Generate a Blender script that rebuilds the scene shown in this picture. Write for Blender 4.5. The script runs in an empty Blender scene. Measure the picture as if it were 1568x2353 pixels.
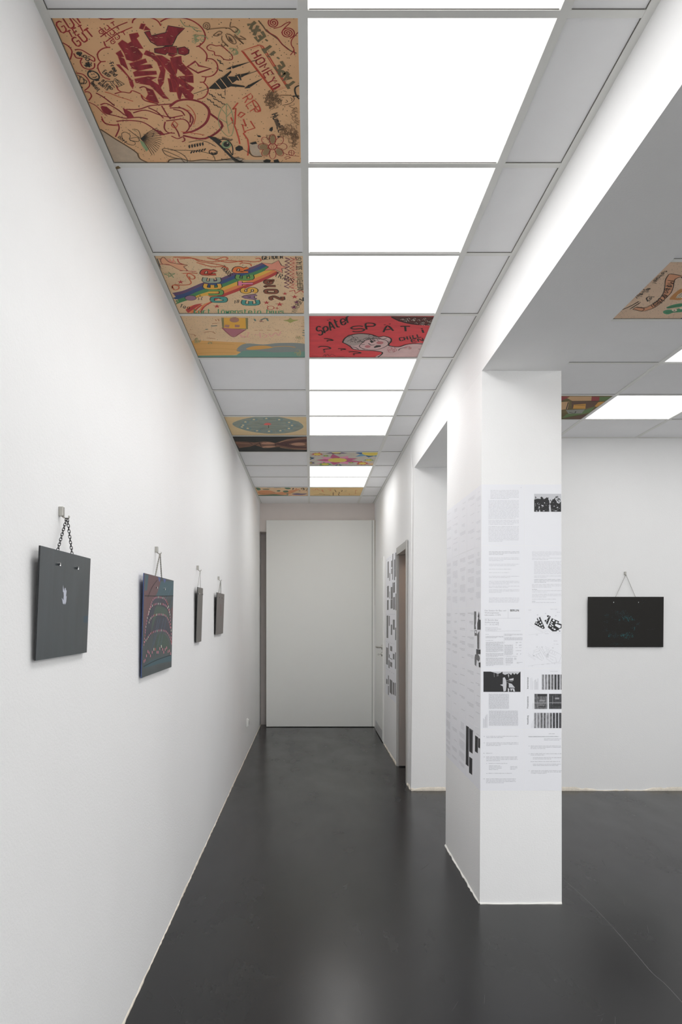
import bpy, math, random
from mathutils import Vector

random.seed(7)
SC = bpy.context.scene
COL = SC.collection

# ------------------------------------------------------------------ camera
F_PX = 1797.0            # focal length in pixels of the 1568 x 2353 frame
VX, VY = 714.0, 1416.0   # vanishing point of the corridor
HC = 1.4087              # eye height
cam_d = bpy.data.cameras.new('camera')
cam = bpy.data.objects.new('camera', cam_d)
COL.objects.link(cam)
cam.location = (0, 0, HC)
cam.rotation_euler = (math.pi / 2, 0, 0)
cam_d.sensor_fit = 'VERTICAL'
cam_d.sensor_height = 36.0
cam_d.lens = F_PX / 2353.0 * 36.0
cam_d.shift_x = (784.0 - VX) / 2353.0
cam_d.shift_y = (VY - 1176.5) / 2353.0
cam_d.clip_start = 0.05
SC.camera = cam

# ------------------------------------------------------------------ world, exposure
w = bpy.data.worlds.new('world'); SC.world = w
w.use_nodes = True
w.node_tree.nodes['Background'].inputs[0].default_value = (0.97, 0.985, 1.0, 1)   # bright overcast sky
w.node_tree.nodes['Background'].inputs[1].default_value = 3.5
# sampling portal in the shop window behind the viewpoint (lets the overcast sky in, emits nothing itself)
pd = bpy.data.lights.new('window_portal', 'AREA'); pd.shape = 'RECTANGLE'; pd.size = 5.0; pd.size_y = 2.45
pd.cycles.is_portal = True
po = bpy.data.objects.new('window_portal', pd); COL.objects.link(po)
po.location = (1.95, -2.72, 1.475); po.rotation_euler = (math.pi / 2, 0, 0)
SC.view_settings.view_transform = 'Standard'
SC.view_settings.look = 'None'
SC.view_settings.gamma = 1.0
SC.view_settings.use_curve_mapping = False
SC.view_settings.exposure = -0.03
SC.cycles.use_denoising = True
SC.cycles.adaptive_threshold = 0.03
SC.cycles.max_bounces = 11
SC.cycles.diffuse_bounces = 10
SC.cycles.glossy_bounces = 3
PANEL = 5.2              # emission of the backlit ceiling panels

# ------------------------------------------------------------------ helpers
def lin(c):
    c = c / 255.0
    return c / 12.92 if c <= 0.04045 else ((c + 0.055) / 1.055) ** 2.4
MATS = {}
def mat(name, rgb, rough=0.6, metal=0.0, gain=1.0, spec=None):
    if name in MATS: return MATS[name]
    m = bpy.data.materials.new(name); m.use_nodes = True
    b = m.node_tree.nodes['Principled BSDF']
    b.inputs['Base Color'].default_value = (*[min(0.95, lin(c) * gain) for c in rgb], 1)
    b.inputs['Roughness'].default_value = rough
    b.inputs['Metallic'].default_value = metal
    if spec is not None: b.inputs['Specular IOR Level'].default_value = spec
    MATS[name] = m
    return m
def nodes(m):
    nt = m.node_tree
    return nt, nt.nodes, nt.links, nt.nodes['Principled BSDF']
def coords(nt, scale=(1, 1, 1)):
    tc = nt.nodes.new('ShaderNodeTexCoord'); mp = nt.nodes.new('ShaderNodeMapping')
    mp.inputs['Scale'].default_value = scale
    nt.links.new(tc.outputs['Object'], mp.inputs['Vector'])
    return mp.outputs['Vector']
def noise(nt, vec, scale, detail=4, rough=0.6):
    n = nt.nodes.new('ShaderNodeTexNoise')
    n.inputs['Scale'].default_value = scale; n.inputs['Detail'].default_value = detail
    n.inputs['Roughness'].default_value = rough
    nt.links.new(vec, n.inputs['Vector'])
    return n.outputs['Fac']
def ramp(nt, fac, stops):
    r = nt.nodes.new('ShaderNodeValToRGB'); e = r.color_ramp.elements
    while len(e) < len(stops): e.new(0.5)
    for el, (p, c) in zip(e, stops): el.position = p; el.color = (*c, 1)
    nt.links.new(fac, r.inputs['Fac'])
    return r.outputs['Color']
def bump(nt, h, strength, dist=0.002):
    b = nt.nodes.new('ShaderNodeBump')
    b.inputs['Strength'].default_value = strength; b.inputs['Distance'].default_value = dist
    nt.links.new(h, b.inputs['Height'])
    nt.links.new(b.outputs['Normal'], nt.nodes['Principled BSDF'].inputs['Normal'])
def mottled(name, rgb, amp=0.05, scale=3.0, rough=0.7, gain=1.0, bscale=None, bstr=0.2, bdist=0.002, stretch=(1, 1, 1)):
    if name in MATS: return MATS[name]
    m = mat(name, rgb, rough, gain=gain)
    nt, N, L, b = nodes(m)
    base = [min(0.95, lin(c) * gain) for c in rgb]
    v = coords(nt, stretch)
    c = ramp(nt, noise(nt, v, scale), [(0.3, [x * (1 - amp) for x in base]), (0.7, [min(0.97, x * (1 + amp)) for x in base])])
    L.new(c, b.inputs['Base Color'])
    if bscale:
        bump(nt, noise(nt, coords(nt), bscale, 3), bstr, bdist)
    return m

WALL = mottled('white_wall_paint', (246, 246, 246), 0.012, 1.6, 0.65, bscale=130, bstr=0.35, bdist=0.0025)
TILE = mottled('ceiling_tile_board', (246, 246, 247), 0.012, 5, 0.85, bscale=400, bstr=0.1, bdist=0.001)
TEE = mat('white_enamelled_tee', (232, 232, 228), 0.4)
GAPM = mat('grid_shadow_gap', (104, 101, 96), 0.9)
DARK = mat('dark_gap', (38, 37, 35), 0.9)
TAUPE = mottled('pale_taupe', (228, 220, 216), 0.02, 4, 0.6, bscale=200, bstr=0.15)  # even pale taupe, slightly darker and warmer than the white walls
TAUPE2 = mottled('taupe_door_paint', (150, 145, 141), 0.02, 4, 0.5)
DOORW = mat('white_lacquer', (242, 243, 240), 0.35)
STEEL = mat('brushed_steel', (176, 174, 168), 0.3, 1.0)
FRAMEG = mat('grey_frame_enamel', (188, 187, 183), 0.4)
PLASTER = mottled('crumbling_plaster', (236, 228, 214), 0.1, 30, 0.9, bscale=60, bstr=0.6, bdist=0.004)
SCREW = mat('screw_chrome', (205, 205, 205), 0.2, 1.0)
PAPER = mat('printed_paper', (242, 243, 248), 0.6)
INK = mat('black_print', (36, 36, 38), 0.6)
GREYINK = mat('grey_print', (176, 177, 182), 0.6)
MIDINK = mat('mid_grey_print', (136, 137, 141), 0.6)
SOFTINK = mat('pale_grey_print', (206, 207, 212), 0.6)
BARINK = mat('bar_grey_print', (128, 127, 127), 0.6)

EM = bpy.data.materials.new('lit_diffuser'); EM.use_nodes = True
_n = EM.node_tree.nodes['Principled BSDF']
_n.inputs['Base Color'].default_value = (0.9, 0.9, 0.9, 1)
_n.inputs['Emission Color'].default_value = (1, 0.995, 0.985, 1)
_nt = EM.node_tree
_sx = _nt.nodes.new('ShaderNodeSeparateXYZ'); _tc = _nt.nodes.new('ShaderNodeTexCoord'); _nt.links.new(_tc.outputs['Object'], _sx.inputs[0])
def _edge(out, half):
    # the light box is dimmer along its rim, where the tubes end
    ab = _nt.nodes.new('ShaderNodeMath'); ab.operation = 'ABSOLUTE'; _nt.links.new(_sx.outputs[out], ab.inputs[0])
    mr = _nt.nodes.new('ShaderNodeMapRange'); mr.interpolation_type = 'SMOOTHSTEP'
    mr.inputs[1].default_value = half; mr.inputs[2].default_value = half - 0.075; mr.inputs[3].default_value = 0.16; mr.inputs[4].default_value = 1.0
    _nt.links.new(ab.outputs[0], mr.inputs[0]); return mr.outputs[0]
_mu = _nt.nodes.new('ShaderNodeMath'); _mu.operation = 'MINIMUM'
_nt.links.new(_edge('X', 0.312), _mu.inputs[0]); _nt.links.new(_edge('Y', 0.312), _mu.inputs[1])
_ms = _nt.nodes.new('ShaderNodeMath'); _ms.operation = 'MULTIPLY'; _ms.inputs[1].default_value = PANEL
_nt.links.new(_mu.outputs[0], _ms.inputs[0]); _nt.links.new(_ms.outputs[0], _n.inputs['Emission Strength'])

FLOOR = mat('dark_grey_floor_coating', (58, 58, 60), 0.3)
_nt, _N, _L, _b = nodes(FLOOR)
_v = coords(_nt, (1.0, 0.35, 1.0))
_L.new(ramp(_nt, noise(_nt, _v, 1.6, 6), [(0.3, (0.010, 0.010, 0.0105)), (0.7, (0.015, 0.015, 0.0155))]), _b.inputs['Base Color']); _b.inputs['Specular IOR Level'].default_value = 0.27
_r = _nt.nodes.new('ShaderNodeMapRange')
_r.inputs[1].default_value = 0.3; _r.inputs[2].default_value = 0.7; _r.inputs[3].default_value = 0.21; _r.inputs[4].default_value = 0.29
_L.new(noise(_nt, _v, 4.0, 5), _r.inputs[0]); _L.new(_r.outputs[0], _b.inputs['Roughness'])
bump(_nt, noise(_nt, coords(_nt, (1, 1, 1)), 900, 2), 0.05, 0.0006)

def fibre(name, rgb, gain=1.4, dots=True):
    """tan fibre board with small pin holes"""
    m = mottled(name, rgb, 0.06, 6, 0.85, gain=gain)
    nt, N, L, b = nodes(m)
    if dots:
        src = b.inputs['Base Color'].links[0].from_socket
        vo = nt.nodes.new('ShaderNodeTexVoronoi'); vo.inputs['Scale'].default_value = 95
        L.new(coords(nt), vo.inputs['Vector'])
        f = ramp(nt, vo.outputs['Distance'], [(0.11, (1, 1, 1)), (0.17, (0, 0, 0))])
        mx = nt.nodes.new('ShaderNodeMix'); mx.data_type = 'RGBA'
        L.new(f, mx.inputs['Factor']); L.new(src, mx.inputs['A'])
        mx.inputs['B'].default_value = (0.07, 0.05, 0.03, 1)
        L.new(mx.outputs['Result'], b.inputs['Base Color'])
    return m

WORG = {}
def mesh_obj(name, verts, faces, m, parent=None, mats=None, fmat=None, smooth=False, bevel=0.0):
    """one mesh object; verts in world coordinates; origin at the parent's origin or at the base centre"""
    if parent is not None: o0 = WORG[parent.name]
    else:
        xs, ys, zs = zip(*verts)
        o0 = Vector(((min(xs) + max(xs)) / 2, (min(ys) + max(ys)) / 2, min(zs)))
    me = bpy.data.meshes.new(name)
    me.from_pydata([tuple(Vector(v) - o0) for v in verts], [], faces)
    for mm in (mats or [m]): me.materials.append(mm)
    if fmat:
        for p, i in zip(me.polygons, fmat): p.material_index = i
    if smooth:
        for p in me.polygons: p.use_smooth = True
    me.update()
    o = bpy.data.objects.new(name, me); COL.objects.link(o)
    if parent is not None: o.parent = parent
    else: o.location = o0
    WORG[o.name] = o0
    if bevel:
        md = o.modifiers.new('bevel', 'BEVEL'); md.width = bevel; md.segments = 2; md.limit_method = 'ANGLE'
    return o
def thing(name, loc, label, cat, group=None):
    o = bpy.data.objects.new(name, None); COL.objects.link(o)
    o.empty_display_size = 0.05
    o.location = loc; WORG[o.name] = Vector(loc)
    o['label'] = label; o['category'] = cat
    if group: o['group'] = group
    return o
def tag(o, label, cat, group=None):
    o['label'] = label; o['category'] = cat
    if group: o['group'] = group
    return o
def struct(o, label=None):
    o['kind'] = 'structure'
    if label: o['label'] = label
    return o
BF = [(0, 3, 2, 1), (4, 5, 6, 7), (0, 1, 5, 4), (1, 2, 6, 5), (2, 3, 7, 6), (3, 0, 4, 7)]
def bxv(x0, x1, y0, y1, z0, z1):
    return [(x0, y0, z0), (x1, y0, z0), (x1, y1, z0), (x0, y1, z0), (x0, y0, z1), (x1, y0, z1), (x1, y1, z1), (x0, y1, z1)]
def boxes(name, lst, m, parent=None, **k):
    V, Fc = [], []
    for b in lst:
        n = len(V); V += bxv(*b); Fc += [tuple(i + n for i in f) for f in BF]
    return mesh_obj(name, V, Fc, m, parent, **k)
def box(name, b, m, parent=None, **k): return boxes(name, [b], m, parent, **k)
def tube_geo(pts, r, sides=8, closed=False):
    V, Fc = [], []
    P = [Vector(p) for p in pts]; n = len(P)
    up = None
    for i, p in enumerate(P):
        if closed: t = P[(i + 1) % n] - P[i - 1]
        else: t = P[min(i + 1, n - 1)] - P[max(i - 1, 0)]
        t.normalize()
        if up is None:
            up = Vector((0, 0, 1)) if abs(t.z) < 0.9 else Vector((1, 0, 0))
        a = t.cross(up).normalized(); b = a.cross(t).normalized(); up = b
        for k in range(sides):
            an = 2 * math.pi * k / sides
            V.append(tuple(p + a * (math.cos(an) * r) + b * (math.sin(an) * r)))
    for i in range(n if closed else n - 1):
        j = (i + 1) % n
        for k in range(sides):
            l = (k + 1) % sides
            Fc.append((i * sides + k, i * sides + l, j * sides + l, j * sides + k))
    if not closed:
        Fc.append(tuple(range(sides))[::-1]); Fc.append(tuple((n - 1) * sides + k for k in range(sides)))
    return V, Fc
def merge(geos):
    V, Fc = [], []
    for v, f in geos:
        n = len(V); V += v; Fc += [tuple(i + n for i in q) for q in f]
    return V, Fc
def tube(name, pts, r, m, parent=None, sides=8):
    V, Fc = tube_geo(pts, r, sides)
    return mesh_obj(name, V, Fc, m, parent, smooth=True)
def cyl_geo(c, ax, r, h, sides=16):
    c = Vector(c); ax = Vector(ax).normalized()
    return tube_geo([c, c + ax * h], r, sides)

# ------------------------------------------------------------------ photo pixel -> point on a real plane
CAMP = Vector((0, 0, HC))
def ray(px, py): return Vector(((px - VX) / F_PX, 1.0, -(py - VY) / F_PX))
class Surf:
    """a real plane in the room, addressed by where its points are seen in the photograph"""
    def __init__(self, point, normal):
        self.p = Vector(point); self.n = Vector(normal).normalized()
    def at(self, px, py):
        d = ray(px, py); t = (self.p - CAMP).dot(self.n) / d.dot(self.n)
        return CAMP + d * t
def smooth_pts(P, closed=False, sub=4):
    n = len(P); out = []
    if n < 3: return P
    rng = range(n if closed else n - 1)
    for i in rng:
        g = (lambda k: P[k % n]) if closed else (lambda k: P[max(0, min(n - 1, k))])
        p0, p1, p2, p3 = g(i - 1), g(i), g(i + 1), g(i + 2)
        for s in range(sub):
            t = s / sub
            out.append(tuple(0.5 * (2 * b + (c - a) * t + (2 * a - 5 * b + 4 * c - d) * t * t + (3 * b - a - 3 * c + d) * t ** 3)
                             for a, b, c, d in zip(p0, p1, p2, p3)))
    if not closed: out.append(P[-1])
    return out
GL = {'A': '00 26 40|12 32', 'B': '00 06 36 45 44 33 03|33 42 41 30 00', 'C': '45 36 16 05 01 10 30 41', 'D': '00 06 26 44 42 20 00',
      'E': '46 06 00 40|03 33', 'F': '46 06 00|03 33', 'G': '45 36 16 05 01 10 30 41 43 23', 'H': '06 00|46 40|03 43', 'I': '26 20',
      'J': '46 41 30 10 01', 'K': '06 00|46 03 40', 'L': '06 00 40', 'M': '00 06 23 46 40', 'N': '00 06 40 46', 'O': '16 05 01 10 30 41 45 36 16',
      'P': '00 06 36 45 44 33 03', 'Q': '16 05 01 10 30 41 45 36 16|22 40', 'R': '00 06 36 45 44 33 03|23 40', 'S': '45 36 16 05 04 13 33 42 41 30 10 01',
      'T': '06 46|26 20', 'U': '06 01 10 30 41 46', 'V': '06 20 46', 'W': '06 10 23 30 46', 'X': '06 40|46 00', 'Y': '06 23 46|23 20', 'Z': '06 46 00 40',
      '0': '16 05 01 10 30 41 45 36 16', '1': '15 26 20', '2': '05 16 36 45 44 00 40', '3': '05 16 36 45 34 23 34 42 41 30 10 01', '4': '30 36 02 42',
      '5': '46 06 03 33 42 41 30 00', '6': '45 36 16 05 01 10 30 41 42 33 03', '7': '06 46 20', '8': '13 04 05 16 36 45 44 33 13 02 01 10 30 41 42 33',
      '9': '41 45 36 16 05 04 13 43', '.': '20 21', '-': '13 33', "'": '26 25', '?': '05 16 36 45 44 23 22|20 21', '!': '26 22|20 21', ':': '23 24|20 21',
      'a': '34 14 03 01 10 20 32|34 31 40', 'b': '06 00|03 14 34 43 41 30 10 01', 'c': '43 34 14 03 01 10 30 41', 'd': '46 40|43 34 14 03 01 10 30 41',
      'e': '02 42 43 34 14 03 01 10 30 41', 'f': '36 26 15 10|03 33', 'g': '43 34 14 03 02 11 31 42|44 41 30 10', 'h': '06 00|03 14 34 43 40', 'i': '24 20|26 25',
      'k': '06 00|34 02 40', 'l': '26 21 30', 'm': '00 04|03 14 23 20|23 34 43 40', 'n': '00 04|03 14 34 43 40', 'o': '14 03 01 10 30 41 43 34 14',
      'p': '04 00|03 14 34 43 42 31 01', 'q': '44 40|43 34 14 03 02 11 41', 'r': '00 04|02 14 34', 's': '43 34 14 03 32 41 30 10 01', 't': '16 11 20 30|04 34', 'u': '04 01 10 30 41|44 40',
      'v': '04 20 44', 'w': '04 10 23 30 44', 'x': '04 40|44 00', 'y': '04 22|44 10 00', 'z': '04 44 00 40'}
def clip_poly(pts, rect):
    """cut a polygon of 3-D points to a rectangle in x and y"""
    for ax, lim, sg in ((0, rect[0], 1), (0, rect[1], -1), (1, rect[2], 1), (1, rect[3], -1)):
        out = []
        for i, p in enumerate(pts):
            q = pts[i - 1]; dp, dq = sg * (p[ax] - lim), sg * (q[ax] - lim)
            if (dp >= 0) != (dq >= 0): out.append(q + (p - q) * (dq / (dq - dp)))
            if dp >= 0: out.append(p)
        pts = out
        if len(pts) < 3: return []
    return pts
class Art:
    """flat print or drawing laid on a surface: one mesh per colour layer, later layers lie on top"""
    def __init__(self, fn, normal, tf=(0, 0, 1.0), depth=0.0008, clip=None):
        self.fn = fn; self.n = Vector(normal).normalized(); self.tf = tf; self.L = {}; self.depth = depth; self.clip = clip
    def add(self, lay, pieces):
        """pieces: list of polygons that make up one stroke or shape"""
        if lay not in self.L: self.L[lay] = []
        if self.clip: pieces = [c for c in (clip_poly(p, self.clip) for p in pieces) if c]
        if pieces: self.L[lay].append(pieces)
    def P(self, q):
        x0, y0, s = self.tf
        return self.fn(x0 + q[0] / s, y0 + q[1] / s)
    def poly(self, lay, pts, smooth=False):
        if smooth: pts = smooth_pts(pts, True)
        self.add(lay, [[self.P(q) for q in pts]])
    def line(self, lay, pts, w=0.003, smooth=True, closed=False, taper=False):
        if smooth: pts = smooth_pts(pts, closed)
        P = [self.P(q) for q in pts]; n = len(P)
        if n < 2: return
        V = []
        for i in range(n):
            if closed: t = P[(i + 1) % n] - P[i - 1]
            else: t = P[min(i + 1, n - 1)] - P[max(i - 1, 0)]
            if t.length < 1e-9: t = Vector((1, 0, 0))
            s = t.normalized().cross(self.n) * (w / 2)
            if taper and not closed: s *= 0.25 + 0.75 * math.sin(math.pi * (i + 0.5) / n)
            V.append((P[i] + s, P[i] - s))
        self.add(lay, [[V[i][0], V[i][1], V[(i + 1) % n][1], V[(i + 1) % n][0]] for i in range(n if closed else n - 1)])
    def lines(self, lay, lst, w=0.003, **k):
        for l in lst: self.line(lay, l, w, **k)
    def ellipse(self, lay, c, rx, ry, rot=0.0, n=20, w=None):
        pts = []
        for k in range(n):
            a = 2 * math.pi * k / n; x, y = rx * math.cos(a), ry * math.sin(a)
            pts.append((c[0] + x * math.cos(rot) - y * math.sin(rot), c[1] + x * math.sin(rot) + y * math.cos(rot)))
        if w: self.line(lay, pts, w, smooth=False, closed=True)
        else: self.poly(lay, pts)
    def star(self, lay, c, r, k=5, inner=0.45, sq=1.0, rot=-1.57, w=None):
        pts = []
        for i in range(2 * k):
            a = rot + math.pi * i / k; q = r if i % 2 == 0 else r * inner
            pts.append((c[0] + q * math.cos(a), c[1] + q * sq * math.sin(a)))
        if w: self.line(lay, pts, w, smooth=False, closed=True)
        else: self.poly(lay, pts)
    def spiral(self, lay, c, r, turns, w, sq=1.0, a0=0.0):
        n = int(turns * 10)
        self.line(lay, [(c[0] + r * i / n * math.cos(a0 + i * 0.628), c[1] + sq * r * i / n * math.sin(a0 + i * 0.628)) for i in range(1, n + 1)], w)
    def scribble(self, lay, c, rx, ry, n, w, sq=0.25):
        for _ in range(n):
            a = random.uniform(0, 6.28); d = random.random() ** 0.5
            x, y = c[0] + rx * d * math.cos(a), c[1] + ry * d * math.sin(a)
            r = sq * min(rx, ry) * random.uniform(0.5, 1.2); b = random.uniform(0, 6.28)
            self.line(lay, [(x + r * math.cos(b + k * 1.1), y + r * math.sin(b + k * 1.1)) for k in range(5)], w)
    def text(self, lay, s, o, b, up, w=0.003, gap=0.35, smooth=False):
        """hand lettering: o baseline start, b whole baseline vector, up cap-height vector"""
        cw = 1.0 / max(1, len(s) - gap)
        for i, ch in enumerate(s):
            if ch == ' ': continue
            if ch == 'Ф':
                self.text(lay, 'O', (o[0] + b[0] * i * cw, o[1] + b[1] * i * cw), (b[0] * cw * 0.65, b[1] * cw * 0.65), up, w); ch = 'I'
            um = {'Ä': 'A', 'ä': 'a', 'ö': 'o', 'ü': 'u'}
            st = []
            if ch in um: st = [[(1.0, 7.2), (1.0, 7.6)], [(3.0, 7.2), (3.0, 7.6)]] if ch == 'Ä' else [[(1.0, 5.2), (1.0, 5.6)], [(3.0, 5.2), (3.0, 5.6)]]
            st = st + [[(int(t[0]), int(t[1])) for t in g.split()] for g in GL[um.get(ch, ch)].split('|')]
            for g in st:
                pts = []
                for gx, gy in g:
                    u = (i + gx / 4 * (1 - gap)) * cw; v = gy / 6
                    pts.append((o[0] + b[0] * u + up[0] * v, o[1] + b[1] * u + up[1] * v))
                self.line(lay, pts, w, smooth=smooth)
    def rect(self, lay, x0, y0, x1, y1): self.poly(lay, [(x0, y0), (x1, y0), (x1, y1), (x0, y1)])
    def words(self, lay, x0, y0, x1, n, lh, ht=0.45, last=None, rng=None, cw=1.5):
        """n lines of small unreadable type, built letter by letter"""
        rng = rng or random
        for i in range(n):
            y = y0 + i * lh; xe = x1
            if i == n - 1: xe = x0 + (x1 - x0) * (last if last is not None else rng.uniform(0.4, 1.0))
            x = x0
            while x < xe:
                k = rng.randint(2, 9)
                for _ in range(k):
                    if x > xe: break
                    h = lh * ht * rng.choice((0.75, 0.75, 1.0))
                    self.rect(lay, x, y - h, x + cw * 0.78, y)
                    x += cw
                x += cw * 0.9
    def font(self, lay, s, o, size, bx=(1, 0), by=(0, -1), bold=0.0):
        """printed type: o baseline start, size cap height scale in surface units"""
        cu = bpy.data.curves.new('type', 'FONT'); cu.body = s; cu.size = 1.0; cu.offset = bold; cu.resolution_u = 3
        ob = bpy.data.objects.new('type', cu); me = bpy.data.meshes.new_from_object(ob)
        W = [self.P((o[0] + bx[0] * v.co.x * size + by[0] * v.co.y * size, o[1] + bx[1] * v.co.x * size + by[1] * v.co.y * size)) for v in me.vertices]
        self.add(lay, [[W[i] for i in p.vertices] for p in me.polygons])
        bpy.data.objects.remove(ob); bpy.data.curves.remove(cu); bpy.data.meshes.remove(me)
    def build(self, parent, table):
        nl = max(1, len(self.L)); st = self.depth / (nl + 1)
        for k, (lay, shapes) in enumerate(self.L.items()):
            V, Fc = [], []
            for j, pieces in enumerate(shapes):
                o = self.n * (st * (k + 0.3 + 0.9 * j / len(shapes)))       # overlapping strokes never share a plane
                for p in pieces:
                    n = len(V); V += [tuple(q + o) for q in p]; Fc.append(tuple(range(n, n + len(p))))
            if not V: continue
            nm, m = table[lay]
            ob = mesh_obj(nm, V, Fc, m, parent)
            if len(shapes) > 1: ob['kind'] = 'stuff'

# ------------------------------------------------------------------ room measures
XL = -0.6468                 # left wall
CZ = HC + 1.438              # underside of the ceiling grid
YE = 9.977                   # end of the corridor
YF = 6.316                   # far wall of the side room
YB = -2.6                    # wall behind the viewpoint
XRR = 4.6                    # right wall of the side room
HDR = HC + 1.202             # underside of the beam
TOP = CZ + 0.30
TZ = CZ + 0.004              # underside of the tiles
def xr(y, z):
    """face of the uneven right-hand wall"""
    k = min(1.0, max(0.0, (6.6 - y) / 0.28))
    lo = 0.829 if y < 6.2 else 0.812
    hi = 0.822 + 0.018 * k
    if z <= HDR: return lo + (hi - lo) * z / HDR
    return hi + (0.8175 - hi) * min(1, (z - HDR) / (CZ - HDR))
def wall_rects(name, rects, thick, m):
    V, Fc = [], []
    for (y0, y1, z0, z1) in rects:
        zs = sorted({z0, z1, *[z for z in (HDR, CZ) if z0 < z < z1]})
        n = len(V)
        for z in zs:
            V += [(xr(y0, z), y0, z), (xr(y1, z), y1, z), (xr(y1, z) + thick, y1, z), (xr(y0, z) + thick, y0, z)]
        Fc.append((n, n + 1, n + 2, n + 3))
        for i in range(len(zs) - 1):
            a = n + 4 * i
            for k in range(4):
                l = (k + 1) % 4
                Fc.append((a + k, a + 4 + k, a + 4 + l, a + l))
        a = n + 4 * (len(zs) - 1); Fc.append((a + 3, a + 2, a + 1, a))
    return mesh_obj(name, V, Fc, m)

# ------------------------------------------------------------------ structure
flo = struct(box('floor', (XL - 0.2, XRR + 0.2, YB - 0.2, YE + 0.6, -0.1, 0.0), FLOOR))
# fine seam in the coating, running under the frame's right edge
fs = Surf((0, 0, 0), (0, 0, 1))
fa = Art(fs.at, (0, 0, 1))
fa.line('seam', [(1297, 2022), (1352, 2071), (1410, 2132), (1465, 2195), (1500, 2236), (1540, 2272), (1640, 2385)], 0.0022)
SEAM = mat('floor_seam', (92, 92, 92), 0.5)
SCR = mat('floor_scuff', (78, 78, 79), 0.5)
rg = random.Random(3)
for _ in range(46):
    x, y = rg.uniform(340, 1560), rg.uniform(1900, 2345); a = rg.uniform(0, 3.14); l = rg.uniform(5, 26)
    if x < 720 - 0.47 * (y - 1416) + 60 or (1010 < x < 1300 and y < 2085): continue
    fa.line('scuff', [(x, y), (x + l * math.cos(a) * 0.6, y + l * math.sin(a) * 0.5 + 2), (x + l * math.cos(a), y + l * math.sin(a))], 0.0008)
fa.build(flo, {'seam': ('floor_seam', SEAM), 'scuff': ('scuff_marks', SCR)})

wl = struct(box('wall_left', (XL - 0.16, XL, YB, YE + 0.5, 0, TOP), WALL))
WX0, WX1, WZ0, WZ1 = -0.55, 4.45, 0.25, 2.70       # shop window in the wall behind the viewpoint
wb = struct(boxes('wall_back', [(XL - 0.16, WX0, YB - 0.16, YB, 0, TOP), (WX1, XRR + 0.16, YB - 0.16, YB, 0, TOP),
                                (WX0, WX1, YB - 0.16, YB, 0, WZ0), (WX0, WX1, YB - 0.16, YB, WZ1, TOP)], WALL))
FRM = mat('dark_window_frame', (60, 62, 64), 0.4)
win = struct(boxes('window_1', [(WX0, WX1, YB - 0.11, YB - 0.05, WZ0, WZ0 + 0.06), (WX0, WX1, YB - 0.11, YB - 0.05, WZ1 - 0.06, WZ1)] +
                   [(x - 0.03, x + 0.03, YB - 0.11, YB - 0.05, WZ0 + 0.06, WZ1 - 0.06) for x in (WX0 + 0.03, 1.1, 2.75, WX1 - 0.03)], FRM))
struct(box('ground_street', (-12, 16, -22, YB - 0.2, -0.2, -0.1), mat('pale_paving', (178, 176, 170), 0.8)))
wrr = struct(box('wall_side_room', (XRR, XRR + 0.16, YB, YF + 0.12, 0, TOP), WALL))
def hdr_geo():
    V, Fc = [], []
    ys = [YB, 2.647, 3.83, YF]; xo = [1.224, 1.222, 1.224, 1.215]
    for y, x2 in zip(ys, xo):
        V += [(xr(y, HDR), y, HDR), (x2, y, HDR), (x2, y, TOP), (xr(y, CZ), y, TOP), (xr(y, CZ), y, CZ)]
    for i in range(len(ys) - 1):
        a = 5 * i
        for k in range(5):
            l = (k + 1) % 5
            Fc.append((a + k, a + l, a + 5 + l, a + 5 + k))
    Fc.append((4, 3, 2, 1, 0)); a = 5 * (len(ys) - 1); Fc.append((a, a + 1, a + 2, a + 3, a + 4))
    return V, Fc
V, Fc = hdr_geo(); wh = struct(mesh_obj('wall_beam', V, Fc, WALL))
PY0, PY1 = 3.83, 4.80
V = []
for z in (0, HDR):
    V += [(xr(PY0, z), PY0, z), (1.231 - 0.002 * z / HDR, PY0, z), (1.231, PY1, z), (xr(PY1, z), PY1, z)]
wp = struct(mesh_obj('wall_pillar', V, BF, WALL))
# side-room far wall and the corridor's right wall share a corner
V, Fc = [], []
for z in (0, HDR, CZ, TOP): V += [(xr(YF, z), YF, z), (XRR, YF, z), (XRR, YF + 0.12, z), (xr(YF, z), YF + 0.12, z)]
for i in range(3): Fc += [(4 * i + k, 4 * i + (k + 1) % 4, 4 * i + 4 + (k + 1) % 4, 4 * i + 4 + k) for k in range(4)]
Fc += [(3, 2, 1, 0), (12, 13, 14, 15)]
wf = struct(mesh_obj('wall_far', V, Fc, WALL))
D2a, D2b, D2h = 6.60, 7.37, 2.005      # doorway with the grey frame
D1a, D1b, D1h = 8.665, 9.70, 2.075     # white door
wr = struct(wall_rects('wall_right', [(YF + 0.12, D2a, 0, TOP), (D2a, D2b, D2h, TOP), (D2b, D1a, 0, TOP), (D1a, D1b, D1h, TOP), (D1b, YE + 0.5, 0, TOP)], 0.115, WALL))
# end of the corridor: lintel over a recess, closed by a big panel
LB = HC + 194 * YE / F_PX
we = struct(box('wall_lintel', (XL, 0.83, YE, YE + 0.19, LB, TOP), TAUPE))
wr2 = struct(box('wall_recess', (XL, 0.83, YE + 0.19, YE + 0.3, 0, TOP), TAUPE))
# back room behind the grey doorway
struct(box('wall_lobby_end', (0.94, 2.2, 7.95, 8.05, 0, TOP), TAUPE))
struct(box('wall_lobby_side', (2.1, 2.2, YF + 0.12, 7.95, 0, TOP), TAUPE))

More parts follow.
